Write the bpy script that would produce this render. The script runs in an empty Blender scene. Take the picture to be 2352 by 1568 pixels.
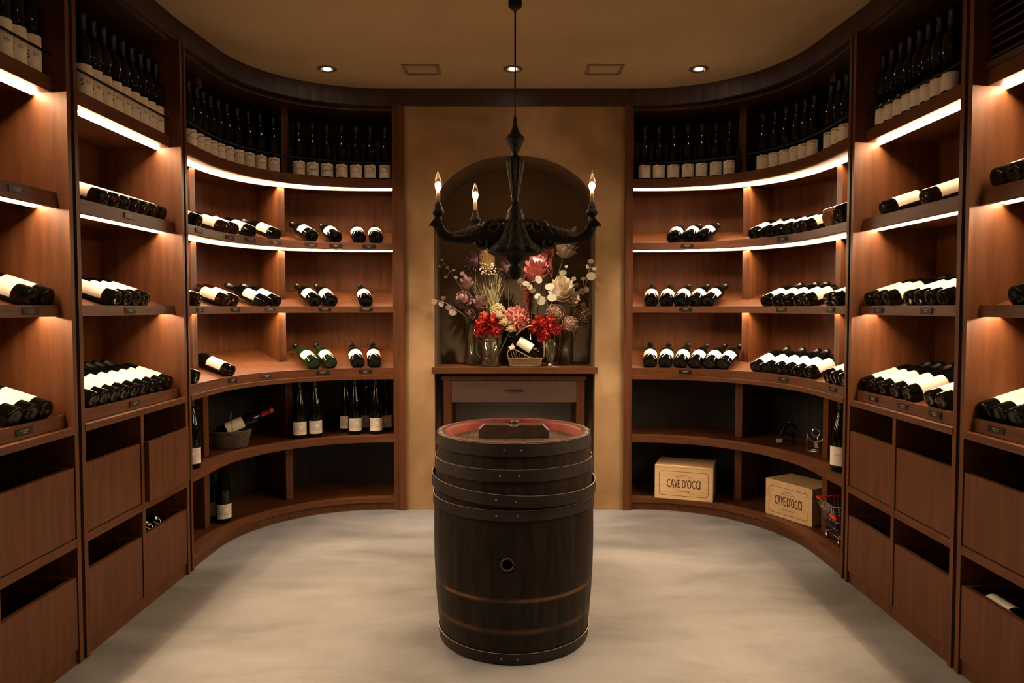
import bpy, bmesh, math, random
from mathutils import Vector, Matrix, Euler
from math import sin, cos, pi, radians, hypot, atan2
random.seed(7)
SC = bpy.context.scene
COL = SC.collection
# ---------------------------------------------------------------- camera
FPX, PIT, CX, CY, CAMH = 1650.0, radians(2.3), 1178.0, 772.3, 1.16
cam = bpy.data.objects.new('camera', bpy.data.cameras.new('camera'))
COL.objects.link(cam)
cam.location = (0, 0, CAMH)
cam.rotation_euler = (pi/2 - PIT, 0, 0)
cam.data.sensor_width = 36
cam.data.lens = FPX/2352*36
cam.data.shift_x = (1176-CX)/2352
cam.data.shift_y = (CY-784)/2352
cam.data.clip_start = .02
SC.camera = cam
# ---------------------------------------------------------------- world, view
W = bpy.data.worlds.new('world'); SC.world = W; W.use_nodes = True
W.node_tree.nodes['Background'].inputs[0].default_value = (.02, .012, .006, 1)
W.node_tree.nodes['Background'].inputs[1].default_value = .0
SC.view_settings.view_transform = 'Standard'
try: SC.view_settings.look = 'None'
except Exception: pass
SC.view_settings.gamma = 1
SC.view_settings.use_curve_mapping = False
SC.view_settings.exposure = 1.32
# light levels (each used by the lamp that gives the light)
LED_STRENGTH = 96.0; LED_COL = (1, .69, .41)
BULB_STRENGTH = 85.0; BULB_COL = (1, .55, .24)
SPOT_W = 17.5; SPOT_COL = (1, .80, .60)

# ---------------------------------------------------------------- materials
def nt(name):
    m = bpy.data.materials.new(name); m.use_nodes = True
    return m, m.node_tree.nodes, m.node_tree.links, m.node_tree.nodes['Principled BSDF']
def mat(name, col, rough=.5, metal=0, col2=None, scale=8, stretch=(1,1,1), bump=0, bscale=60, coat=0, trans=0, ior=1.5, detail=4, spec=None):
    m, N, L, B = nt(name)
    B.inputs['Base Color'].default_value = (*col, 1); B.inputs['Roughness'].default_value = rough
    B.inputs['Metallic'].default_value = metal; B.inputs['IOR'].default_value = ior
    if coat: B.inputs['Coat Weight'].default_value = coat; B.inputs['Coat Roughness'].default_value = .1
    if trans: B.inputs['Transmission Weight'].default_value = trans
    if spec is not None: B.inputs['Specular IOR Level'].default_value = spec
    tc = N.new('ShaderNodeTexCoord'); mp = N.new('ShaderNodeMapping'); mp.inputs['Scale'].default_value = stretch
    L.new(tc.outputs['Object'], mp.inputs[0])
    if col2:
        n = N.new('ShaderNodeTexNoise'); n.inputs['Scale'].default_value = scale; n.inputs['Detail'].default_value = detail
        L.new(mp.outputs[0], n.inputs[0])
        r = N.new('ShaderNodeValToRGB'); r.color_ramp.elements[0].position = .32; r.color_ramp.elements[1].position = .68
        r.color_ramp.elements[0].color = (*col, 1); r.color_ramp.elements[1].color = (*col2, 1)
        L.new(n.outputs[0], r.inputs[0]); L.new(r.outputs[0], B.inputs['Base Color'])
    if bump:
        n = N.new('ShaderNodeTexNoise'); n.inputs['Scale'].default_value = bscale; n.inputs['Detail'].default_value = 5
        L.new(mp.outputs[0], n.inputs[0])
        b = N.new('ShaderNodeBump'); b.inputs['Strength'].default_value = bump; b.inputs['Distance'].default_value = .01
        L.new(n.outputs[0], b.inputs['Height']); L.new(b.outputs[0], B.inputs['Normal'])
    return m
def emit(name, col, s):
    m, N, L, B = nt(name); N.remove(B)
    e = N.new('ShaderNodeEmission'); e.inputs[0].default_value = (*col, 1); e.inputs[1].default_value = s
    L.new(e.outputs[0], N['Material Output'].inputs[0]); return m
def clearglass(name, tint=(1,1,1), fac=.12, rough=.03):
    m, N, L, B = nt(name); N.remove(B)
    t = N.new('ShaderNodeBsdfTransparent'); t.inputs[0].default_value = (*tint, 1)
    g = N.new('ShaderNodeBsdfGlossy'); g.inputs['Roughness'].default_value = rough
    lw = N.new('ShaderNodeLayerWeight'); lw.inputs[0].default_value = .35
    mr = N.new('ShaderNodeMapRange'); mr.inputs[3].default_value = fac*.35; mr.inputs[4].default_value = min(1, fac*4)
    mx = N.new('ShaderNodeMixShader')
    L.new(lw.outputs['Fresnel'], mr.inputs[0]); L.new(mr.outputs[0], mx.inputs[0])
    L.new(t.outputs[0], mx.inputs[1]); L.new(g.outputs[0], mx.inputs[2]); L.new(mx.outputs[0], N['Material Output'].inputs[0]); return m
M = {}
WC1, WC2 = (.081,.0252,.0068), (.130,.044,.0130)
M['wood_v'] = mat('walnut_upright', WC1, .5, col2=WC2, scale=5, stretch=(9,9,.7), bump=.05, bscale=30, spec=.3)
M['wood_h'] = mat('walnut_board', WC1, .5, col2=WC2, scale=5, stretch=(1.2,1.2,14), bump=.05, bscale=30, spec=.3)
M['wood_dark'] = mat('dark_stained_wood', (.030,.013,.007), .5, col2=(.05,.021,.011), scale=5, stretch=(6,6,.8))
M['back_shaded'] = mat('shaded_back_board', (.014,.011,.011), .55)  # near-black: shade of the lower and top zones put into the board colour
M['gap'] = mat('shadow_gap_black', (.008,.006,.005), .7)
M['led'] = emit('led_glow', LED_COL, LED_STRENGTH)
M['filament'] = emit('filament_glow', BULB_COL, BULB_STRENGTH)
M['lampface'] = emit('downlight_glow', (1,.85,.65), 30)
M['glass_dark'] = mat('dark_bottle_glass', (.002,.0024,.0016), .05, spec=.32)
M['glass_green'] = mat('green_bottle_glass', (.006,.016,.003), .06)
M['glass_red'] = mat('red_wine_bottle_glass', (.012,.002,.0015), .06)
M['glass_rose'] = mat('clear_rose_glass', (.22,.10,.07), .06, coat=.5)
M['glass_dark_r'] = M['glass_dark']
M['capsule'] = mat('black_capsule', (.004,.004,.004), .35)
M['paper'] = mat('label_paper', (.82,.77,.66), .7)
M['paper_grey'] = mat('label_paper_grey', (.55,.5,.47), .7, col2=(.7,.66,.6), scale=300)
M['ink'] = mat('label_ink', (.10,.08,.07), .7)
M['ink_soft'] = mat('label_ink_soft', (.33,.29,.27), .7)
M['tag'] = mat('price_plate_black', (.01,.009,.008), .35)
M['tag_ink'] = mat('price_plate_lettering', (.45,.4,.34), .6)
M['black_metal'] = mat('black_rail_metal', (.012,.011,.01), .45, metal=.6)
M['chrome'] = mat('chrome', (.9,.9,.92), .16, metal=1)
M['plaster'] = None
# ochre plaster with trowel clouds
def plaster(name, c1, c2, c3, sc=2.2):
    m, N, L, B = nt(name); B.inputs['Roughness'].default_value = .8
    tc = N.new('ShaderNodeTexCoord')
    n = N.new('ShaderNodeTexNoise'); n.inputs['Scale'].default_value = sc; n.inputs['Detail'].default_value = 6; n.inputs['Distortion'].default_value = .6
    r = N.new('ShaderNodeValToRGB'); e = r.color_ramp.elements
    e[0].position = .3; e[0].color = (*c1,1); e[1].position = .72; e[1].color = (*c3,1)
    k = r.color_ramp.elements.new(.5); k.color = (*c2,1)
    L.new(tc.outputs['Object'], n.inputs[0]); L.new(n.outputs[0], r.inputs[0]); L.new(r.outputs[0], B.inputs['Base Color'])
    n2 = N.new('ShaderNodeTexNoise'); n2.inputs['Scale'].default_value = 14; n2.inputs['Detail'].default_value = 6
    b = N.new('ShaderNodeBump'); b.inputs['Strength'].default_value = .15; b.inputs['Distance'].default_value = .01
    L.new(tc.outputs['Object'], n2.inputs[0]); L.new(n2.outputs[0], b.inputs['Height']); L.new(b.outputs[0], B.inputs['Normal'])
    return m
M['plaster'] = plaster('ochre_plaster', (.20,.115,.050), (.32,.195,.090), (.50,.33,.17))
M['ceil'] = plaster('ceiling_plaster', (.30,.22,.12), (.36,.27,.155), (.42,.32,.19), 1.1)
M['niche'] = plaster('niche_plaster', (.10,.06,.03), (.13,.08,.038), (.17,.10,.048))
def concrete():
    m, N, L, B = nt('trowelled_concrete')
    tc = N.new('ShaderNodeTexCoord'); mp = N.new('ShaderNodeMapping'); mp.inputs['Scale'].default_value = (1, 2.2, 1)
    n = N.new('ShaderNodeTexNoise'); n.inputs['Scale'].default_value = 1.6; n.inputs['Detail'].default_value = 9; n.inputs['Roughness'].default_value = .62; n.inputs['Distortion'].default_value = .4
    r = N.new('ShaderNodeValToRGB'); e = r.color_ramp.elements
    e[0].position = .33; e[0].color = (.135,.134,.135,1); e[1].position = .68; e[1].color = (.275,.273,.274,1)
    L.new(tc.outputs['Object'], mp.inputs[0]); L.new(mp.outputs[0], n.inputs[0]); L.new(n.outputs[0], r.inputs[0]); L.new(r.outputs[0], B.inputs['Base Color'])
    r2 = N.new('ShaderNodeMapRange'); r2.inputs[3].default_value = .38; r2.inputs[4].default_value = .6
    L.new(n.outputs[0], r2.inputs[0]); L.new(r2.outputs[0], B.inputs['Roughness'])
    b = N.new('ShaderNodeBump'); b.inputs['Strength'].default_value = .12; b.inputs['Distance'].default_value = .01
    L.new(n.outputs[0], b.inputs['Height']); L.new(b.outputs[0], B.inputs['Normal'])
    return m
M['floor'] = concrete()

# ---------------------------------------------------------------- mesh builder
class MB:
    def __init__(s): s.v=[]; s.f=[]; s.m=[]; s.sm=[]
    def add(s, vs, fs, mi=0, sm=False):
        o=len(s.v); s.v+=[tuple(x) for x in vs]; s.f+=[tuple(o+i for i in f) for f in fs]; s.m+=[mi]*len(fs); s.sm+=[sm]*len(fs); return s
    def box(s, x0,x1,y0,y1,z0,z1, mi=0):
        return s.add([(x0,y0,z0),(x1,y0,z0),(x1,y1,z0),(x0,y1,z0),(x0,y0,z1),(x1,y0,z1),(x1,y1,z1),(x0,y1,z1)],
            [(0,3,2,1),(4,5,6,7),(0,1,5,4),(1,2,6,5),(2,3,7,6),(3,0,4,7)], mi)
    def hexa(s, p8, mi=0):
        return s.add(p8, [(0,3,2,1),(4,5,6,7),(0,1,5,4),(1,2,6,5),(2,3,7,6),(3,0,4,7)], mi)
    def lathe(s, prof, n=24, c=(0,0,0), mi=0, sm=True, cap=True, wob=None):
        vs=[]; 
        for r,z in prof:
            for i in range(n):
                a=2*pi*i/n; rr=r*(wob(a,z) if wob else 1)
                vs.append((c[0]+rr*cos(a), c[1]+rr*sin(a), c[2]+z))
        fs=[(j*n+i, j*n+(i+1)%n, (j+1)*n+(i+1)%n, (j+1)*n+i) for j in range(len(prof)-1) for i in range(n)]
        if cap:
            if prof[0][0]>1e-4: fs.append(tuple(range(n-1,-1,-1)))
            if prof[-1][0]>1e-4: fs.append(tuple((len(prof)-1)*n+i for i in range(n)))
        return s.add(vs,fs,mi,sm)
    def tube(s, pts, r, n=8, mi=0, sm=True, sq=1.0, closed=False):
        pts=[Vector(p) for p in pts]; k=len(pts); rs=r if isinstance(r,(list,tuple)) else [r]*k
        vs=[]; up=Vector((0,0,1)); prev=None
        for i,p in enumerate(pts):
            if closed: t=(pts[(i+1)%k]-pts[i-1])
            else: t=(pts[min(i+1,k-1)]-pts[max(i-1,0)])
            t.normalize()
            if prev is None:
                a=up if abs(t.z)<.95 else Vector((1,0,0)); b=t.cross(a).normalized()
            else: b=(prev-t*prev.dot(t)).normalized()
            prev=b; c=b.cross(t)
            for j in range(n):
                an=2*pi*j/n; vs.append(p+b*(cos(an)*rs[i]*sq)+c*(sin(an)*rs[i]))
        fs=[(i*n+j,i*n+(j+1)%n,(i+1)*n+(j+1)%n,(i+1)*n+j) for i in range(k-1) for j in range(n)]
        if closed: fs+=[((k-1)*n+j,(k-1)*n+(j+1)%n,(j+1)%n,j) for j in range(n)]
        else: fs+=[tuple(range(n-1,-1,-1)), tuple((k-1)*n+j for j in range(n))]
        return s.add(vs,fs,mi,sm)
    def sphere(s, c, r, n=12, m=8, mi=0, sc=(1,1,1)):
        prof=[(max(1e-5,r*sin(pi*j/m)), -r*cos(pi*j/m)) for j in range(m+1)]
        o=len(s.v); s.lathe(prof,n,(0,0,0),mi,True,False)
        for i in range(o,len(s.v)):
            x,y,z=s.v[i]; s.v[i]=(c[0]+x*sc[0],c[1]+y*sc[1],c[2]+z*sc[2])
        return s
    def xf(s, M4, start=0):
        for i in range(start,len(s.v)): s.v[i]=tuple(M4@Vector(s.v[i]))
        return s
    def mesh(s, name, mats, off=(0,0,0)):
        me=bpy.data.meshes.new(name)
        me.from_pydata([(x-off[0],y-off[1],z-off[2]) for x,y,z in s.v],[],s.f)
        for m_ in mats: me.materials.append(m_)
        me.polygons.foreach_set('material_index', s.m); me.polygons.foreach_set('use_smooth', s.sm)
        bm=bmesh.new(); bm.from_mesh(me); bmesh.ops.recalc_face_normals(bm, faces=bm.faces); bm.to_mesh(me); bm.free()
        me.update(); return me
def ml(m):
    return [M[x] if isinstance(x,str) else x for x in (m if isinstance(m,(list,tuple)) else [m])]
def root(name, loc, label, cat, group=None):
    o=bpy.data.objects.new(name,None); COL.objects.link(o); o.location=loc; o.empty_display_size=.05
    o['label']=label; o['category']=cat
    if group: o['group']=group
    return o
def rloc(o):
    while o.parent: o=o.parent
    return tuple(o.location)
def part(name, mb, m, parent, world=True, bevel=0):
    off=rloc(parent) if world else (0,0,0)
    o=bpy.data.objects.new(name, mb.mesh(name, ml(m), off)); COL.objects.link(o); o.parent=parent
    if bevel: bv(o,bevel)
    return o
def bv(o,w,seg=2):
    b=o.modifiers.new('bevel','BEVEL'); b.width=w; b.segments=seg; b.limit_method='ANGLE'; b.angle_limit=radians(40)
def solo(name, mb, m, label, cat, loc=(0,0,0), group=None):
    o=bpy.data.objects.new(name, mb.mesh(name, ml(m), loc)); COL.objects.link(o); o.location=loc
    o['label']=label; o['category']=cat
    if group: o['group']=group
    return o
def struct(name, mb, m):
    o=bpy.data.objects.new(name, mb.mesh(name, ml(m))); COL.objects.link(o); o['kind']='structure'; return o
def copy_thing(o, label=None, parent=None):
    c=o.copy(); COL.objects.link(c)
    if parent: c.parent=parent; c.matrix_parent_inverse=o.matrix_parent_inverse.copy()
    if label: c['label']=label
    for ch in list(o.children): copy_thing(ch, None, c)
    return c
def at(u,v,Y):      # the point of the photo at distance Y down the room
    x=(u-CX)/FPX; y=-(v-CY)/FPX
    d=(x, cos(PIT)+y*sin(PIT), -sin(PIT)+y*cos(PIT)); t=Y/d[1]
    return Vector((d[0]*t, Y, CAMH+d[2]*t))
# text -> flat mesh verts/faces in local x (right) / y (up), centred
_tc={}
def text_geo(s, size, wide=1.0):
    k=(s,size,wide)
    if k in _tc: return _tc[k]
    cu=bpy.data.curves.new('t','FONT'); cu.body=s; cu.size=size; cu.align_x='CENTER'; cu.align_y='CENTER'; cu.resolution_u=2
    ob=bpy.data.objects.new('t',cu); COL.objects.link(ob)
    me=bpy.data.meshes.new_from_object(ob.evaluated_get(bpy.context.evaluated_depsgraph_get()))
    vs=[(v.co.x*wide,v.co.y) for v in me.vertices]; fs=[tuple(p.vertices) for p in me.polygons]
    bpy.data.objects.remove(ob); bpy.data.meshes.remove(me); bpy.data.curves.remove(cu)
    _tc[k]=(vs,fs); return _tc[k]

# ---------------------------------------------------------------- cabinet plan (s along the front, d into the cabinet)
R0=.71
SIDES={'L':dict(yc=3.37,b=.71,y0=3.118),'R':dict(yc=3.31,b=.77,y0=3.03)}
BAY={'LA':(1.552,2.317),'LB':(2.335,3.100),'RB':(2.270,3.012),'RA':(1.510,2.252)}
def sup(a,n): return (abs(cos(a))**n+abs(sin(a))**n)**(-1/n)
def pt(u,s,d):
    if u[1]!='C':
        y0,y1=BAY[u]; x=-(1.41+d); y=y0+s*(y1-y0)
    else:
        S=SIDES[u[0]]; n=2.1+.75*min(1,max(0,d)/.15)+.35*max(0,(d-.15)/.21)
        if s<0: x=-(1.41+d); y=S['yc']+s*(S['yc']-S['y0'])
        elif s<=1:
            a=s*pi/2; k=sup(a,n); x=-.70-(R0+d)*k*cos(a); y=S['yc']+(S['b']+d)*k*sin(a)
        else: x=-.70+(s-1)*.5; y=4.08+d
    return (x if u[0]=='L' else -x, y)
def direc(u,s):
    a=pt(u,s,0);b=pt(u,s,.3);l=hypot(b[0]-a[0],b[1]-a[1]);return ((b[0]-a[0])/l,(b[1]-a[1])/l)
def stations(u, s0, s1):
    if u[1]!='C': return [s0,s1]
    st=[s0]
    k=-1+.25
    grid=[-1,-.5,0]+[i/28 for i in range(1,28)]+[1,1.1]
    return [s0]+[g for g in grid if s0+1e-4<g<s1-1e-4]+[s1]
def sweep(u, s0, s1, prof, mb=None, mi=0):
    """closed cross-section prof [(d,z)...] swept along the plan"""
    mb=mb or MB(); st=stations(u,s0,s1); n=len(prof); vs=[]
    for s in st:
        for d,z in prof: x,y=pt(u,s,d); vs.append((x,y,z))
    fs=[(i*n+j,i*n+(j+1)%n,(i+1)*n+(j+1)%n,(i+1)*n+j) for i in range(len(st)-1) for j in range(n)]
    fs+=[tuple(range(n-1,-1,-1)), tuple((len(st)-1)*n+j for j in range(n))]
    return mb.add(vs,fs,mi,False)
TABLE = [('LC', 'S5', 'bdx', -0.3725, 0.0), ('LC', 'S5', 'bdx', 0.1511, 0.0), ('LC', 'S5', 'bdx', 0.2117, 0.0), ('LC', 'S5', 'bdx', 0.3183, 0.0), ('LC', 'S5', 'bdx', 0.4526, 8.7), ('LC', 'S5', 'bur', 0.625, 5.6), ('LC', 'S5', 'bur', 0.7389, 7.0), ('LC', 'S5', 'bur', 0.8517, 4.5), ('LC', 'S5', 'bur', 0.9338, 7.7), ('LC', 'S4', 'bdx', -0.4294, 0.0), ('LC', 'S4', 'bdx', 0.1469, 0.0), ('LC', 'S4', 'bdx', 0.207, 0.0), ('LC', 'S4', 'bdx', 0.3841, 7.2), ('LC', 'S4', 'bdx', 0.4484, 8.5), ('LC', 'S4', 'bur', 0.6386, 4.8), ('LC', 'S4', 'bur', 0.7143, 5.9), ('LC', 'S4', 'bur', 0.882, 7.8), ('LC', 'S3', 'bdx', -0.4054, 0.0), ('LC', 'S3', 'bdx', 0.1997, 0.0), ('LC', 'S3', 'bur', 0.637, 5.7), ('LC', 'S3', 'bur', 0.7133, 6.4), ('LC', 'S3', 'bur', 0.8408, 5.9), ('LC', 'S3', 'bur', 0.9197, 6.3), ('RC', 'S5', 'bur', 0.8178, -5.3), ('RC', 'S5', 'bur', 0.7478, -4.4), ('RC', 'S5', 'bur', 0.6798, -4.2), ('RC', 'S5', 'bdx', 0.4374, 0.0), ('RC', 'S5', 'bdx', 0.3752, 0.0), ('RC', 'S5', 'bdx', 0.3204, 0.0), ('RC', 'S5', 'bdx', 0.2597, 0.0), ('RC', 'S5', 'bdx', 0.1986, 0.0), ('RC', 'S5', 'bdx', 0.1411, 0.0), ('RC', 'S5', 'mag', -0.1483, 0.0), ('RC', 'S5', 'mag', -0.547, 0.0), ('RC', 'S4', 'bur', 0.9238, -5.0), ('RC', 'S4', 'bur', 0.8517, -4.1), ('RC', 'S4', 'bur', 0.7828, -3.9), ('RC', 'S4', 'bur', 0.7169, -4.7), ('RC', 'S4', 'bur', 0.6537, -5.7), ('RC', 'S4', 'bdx', 0.3721, -4.3), ('RC', 'S4', 'bdx', 0.3125, -4.5), ('RC', 'S4', 'bdx', 0.2556, 0.0), ('RC', 'S4', 'bdx', 0.1856, 0.0), ('RC', 'S4', 'bdx', 0.1265, 0.0), ('RC', 'S4', 'bdx', -0.1802, 0.0), ('RC', 'S4', 'bdx', -0.4665, 0.0), ('RC', 'S3', 'bur', 0.9259, -4.6), ('RC', 'S3', 'bur', 0.8533, -3.4), ('RC', 'S3', 'bur', 0.7838, -3.4), ('RC', 'S3', 'bur', 0.718, -4.0), ('RC', 'S3', 'bur', 0.6506, -2.7), ('RC', 'S3', 'bur', 0.5874, -0.6), ('RC', 'S3', 'bdx', 0.4353, -5.7), ('RC', 'S3', 'bdx', 0.3742, -5.3), ('RC', 'S3', 'bdx', 0.3214, -7.5), ('RC', 'S3', 'bdx', 0.2624, 0.0), ('RC', 'S3', 'bdx', 0.2007, 0.0), ('RC', 'S3', 'bdx', 0.1333, 0.0), ('RC', 'S3', 'bdx', -0.0449, 0.0), ('RC', 'S3', 'bdx', -0.3328, 0.0), ('RC', 'S3', 'bdx', -0.6217, 0.0), ('LB', 'S5', 'bds', 0.3202, 0.0), ('LB', 'S5', 'bds', 0.4145, 0.0), ('LB', 'S5', 'bds', 0.5055, 0.0), ('LB', 'S5', 'bds', 0.602, 0.0), ('LB', 'S5', 'bds', 0.6937, 0.0), ('LB', 'S5', 'bds', 0.7875, 0.0), ('LB', 'S5', 'bds', 0.8815, 0.0), ('LB', 'S4', 'bds', 0.412, 0.0), ('LB', 'S4', 'bds', 0.5045, 0.0), ('LB', 'S4', 'bds', 0.5925, 0.0), ('LB', 'S4', 'bds', 0.6815, 0.0), ('LB', 'S3', 'bds', 0.1872, 0.0), ('LB', 'S3', 'bds', 0.2735, 0.0), ('LB', 'S3', 'bds', 0.36, 0.0), ('LB', 'S3', 'bds', 0.447, 0.0), ('LB', 'S3', 'bds', 0.5403, 0.0), ('LB', 'S3', 'bds', 0.6342, 0.0), ('LB', 'S3', 'bds', 0.7322, 0.0), ('LB', 'S3', 'bds', 0.8205, 0.0), ('LB', 'S3', 'bds', 0.9077, 0.0), ('LA', 'S4', 'bds', 0.8185, 0.0), ('LA', 'S4', 'bds', 0.9215, 0.0), ('LA', 'S3', 'bds', 0.7007, 0.0), ('LA', 'S3', 'bds', 0.7937, 0.0), ('LA', 'S3', 'bds', 0.8825, 0.0), ('RB', 'S5', 'bds', 0.7762, 0.0), ('RB', 'S5', 'bds', 0.395, 0.0), ('RB', 'S4', 'bds', 0.9185, 0.0), ('RB', 'S4', 'bds', 0.8223, 0.0), ('RB', 'S4', 'bds', 0.726, 0.0), ('RB', 'S4', 'bds', 0.5162, 0.0), ('RB', 'S4', 'bds', 0.4253, 0.0), ('RB', 'S4', 'bds', 0.3317, 0.0), ('RB', 'S4', 'bds', 0.23, 0.0), ('RB', 'S3', 'bds', 0.9357, 0.0), ('RB', 'S3', 'bds', 0.8377, 0.0), ('RB', 'S3', 'bds', 0.7422, 0.0), ('RB', 'S3', 'bds', 0.6135, 0.0), ('RB', 'S3', 'bds', 0.4973, 0.0), ('RB', 'S3', 'bds', 0.3058, 0.0), ('RB', 'S3', 'bds', 0.2142, 0.0), ('RA', 'S5', 'bdx', 0.9022, 0.0), ('RA', 'S5', 'bdx', 0.8045, 0.0), ('RA', 'S4', 'bdx', 0.7755, 0.0), ('RA', 'S3', 'bds', 0.94, 0.0), ('RA', 'S3', 'bds', 0.844, 0.0), ('RA', 'S3', 'bds', 0.7548, 0.0), ('LB', 'S6', 'san', 0.2617, 0.088), ('LB', 'S6', 'san', 0.3432, 0.088), ('LB', 'S6', 'san', 0.4253, 0.088), ('LB', 'S6', 'san', 0.5112, 0.088), ('LB', 'S6', 'san', 0.5958, 0.088), ('LB', 'S6', 'san', 0.6803, 0.088), ('LB', 'S6', 'san', 0.7665, 0.088), ('LB', 'S6', 'san', 0.8475, 0.088), ('LB', 'S6', 'san', 0.9347, 0.088), ('LA', 'S6', 'san', 0.7598, 0.088), ('LA', 'S6', 'san', 0.8403, 0.088), ('LA', 'S6', 'san', 0.9283, 0.088), ('RB', 'S6', 'pla', 0.9008, 0.088), ('RB', 'S6', 'pla', 0.8107, 0.088), ('RB', 'S6', 'pla', 0.7208, 0.088), ('RB', 'S6', 'pla', 0.6348, 0.088), ('RB', 'S6', 'pla', 0.5525, 0.088), ('RB', 'S6', 'pla', 0.4705, 0.088), ('RB', 'S6', 'pla', 0.385, 0.088), ('RB', 'S6', 'pla', 0.2938, 0.088), ('LC', 'S6', 'alb', -0.2304, 0.07), ('LC', 'S6', 'alb', 0.0204, 0.07), ('LC', 'S6', 'alb', 0.0769, 0.07), ('LC', 'S6', 'alb', 0.1312, 0.07), ('LC', 'S6', 'alb', 0.1871, 0.07), ('LC', 'S6', 'alb', 0.2435, 0.07), ('LC', 'S6', 'alb', 0.3047, 0.07), ('LC', 'S6', 'alb', 0.3632, 0.07), ('LC', 'S6', 'alb', 0.4212, 0.07), ('LC', 'S6', 'alb', 0.4818, 0.07), ('LC', 'S6', 'alb', 0.5936, 0.07), ('LC', 'S6', 'alb', 0.6521, 0.07), ('LC', 'S6', 'alb', 0.7143, 0.07), ('LC', 'S6', 'alb', 0.7781, 0.07), ('LC', 'S6', 'alb', 0.8413, 0.07), ('LC', 'S6', 'alb', 0.9066, 0.07), ('LC', 'S6', 'alb', 0.975, 0.07), ('RC', 'S6', 'pla2', 0.9557, 0.07), ('RC', 'S6', 'pla2', 0.8904, 0.07), ('RC', 'S6', 'pla2', 0.8251, 0.07), ('RC', 'S6', 'pla2', 0.7613, 0.07), ('RC', 'S6', 'pla2', 0.7023, 0.07), ('RC', 'S6', 'pla2', 0.6417, 0.07), ('RC', 'S6', 'pla2', 0.5847, 0.07), ('RC', 'S6', 'pla2', 0.4384, 0.07), ('RC', 'S6', 'pla2', 0.3825, 0.07), ('RC', 'S6', 'pla2', 0.3282, 0.07), ('RC', 'S6', 'pla2', 0.2728, 0.07), ('RC', 'S6', 'pla2', 0.2211, 0.07), ('RC', 'S6', 'pla2', 0.1652, 0.07), ('RC', 'S6', 'pla2', 0.045, 0.07), ('RC', 'S6', 'pla2', -0.071, 0.07), ('RC', 'S6', 'pla2', -0.3291, 0.07), ('LC', 'S2', 'rie', -0.4106, 0.06), ('LC', 'S2', 'rie', 0.579, 0.06), ('LC', 'S2', 'rie', 0.648, 0.06), ('LC', 'S2', 'rie', 0.7948, 0.17), ('LC', 'S2', 'rie', 0.8261, 0.08), ('LC', 'S2', 'rie', 0.8763, 0.19), ('LC', 'S2', 'rie', 0.9207, 0.08), ('LC', 'S2', 'rie', 0.9578, 0.19), ('LC', 'S1', 'rie', 0.2059, 0.17), ('LC', 'S1', 'rie', 0.2018, 0.085), ('RC', 'S2', 'rie2', -0.3746, 0.06)]
TAGS = [('LC', 'S5', -0.487), ('LC', 'S5', 0.162), ('LC', 'S5', 0.297), ('LC', 'S5', 0.437), ('LC', 'S5', 0.617), ('LC', 'S5', 0.737), ('LC', 'S5', 0.899), ('LC', 'S4', -0.51), ('LC', 'S4', 0.192), ('LC', 'S4', 0.405), ('LC', 'S4', 0.681), ('LC', 'S4', 0.882), ('LC', 'S3', 0.189), ('LC', 'S3', 0.394), ('LC', 'S3', 0.673), ('LC', 'S3', 0.876), ('RC', 'S5', 0.75), ('RC', 'S5', 0.269), ('RC', 'S4', 0.754), ('RC', 'S4', 0.268), ('RC', 'S4', -0.415), ('RC', 'S3', 0.757), ('RC', 'S3', 0.269), ('RC', 'S3', -0.434), ('LB', 'S5', 0.514), ('LB', 'S4', 0.5), ('LB', 'S3', 0.501), ('LA', 'S5', 0.73), ('LA', 'S4', 0.788), ('LA', 'S3', 0.72), ('RB', 'S4', 0.773), ('RB', 'S4', 0.329), ('RB', 'S3', 0.791), ('RB', 'S3', 0.498), ('RB', 'S3', 0.223), ('RA', 'S3', 0.83)]

# ================================================================ SETTING
H0, H1, ZC = 0.0, 2.29, 2.385
struct('floor', MB().box(-1.85,1.85,-1.3,4.8,-.06,0), 'floor')
struct('ceiling', MB().box(-1.85,1.85,-1.3,4.8,ZC,ZC+.06), 'ceil')
for sg,nm,ye in ((-1,'left',1.545),(1,'right',1.503)):
    m_=MB().box(*sorted((sg*1.775,sg*1.85)),-1.3,4.8,0,ZC)
    m_.box(*sorted((sg*1.42,sg*1.775)),-1.3,ye,0,ZC); struct('wall_'+nm, m_, 'plaster')
struct('wall_front', MB().box(-1.42,1.42,-1.3,-1.22,0,ZC), 'plaster')
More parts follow.
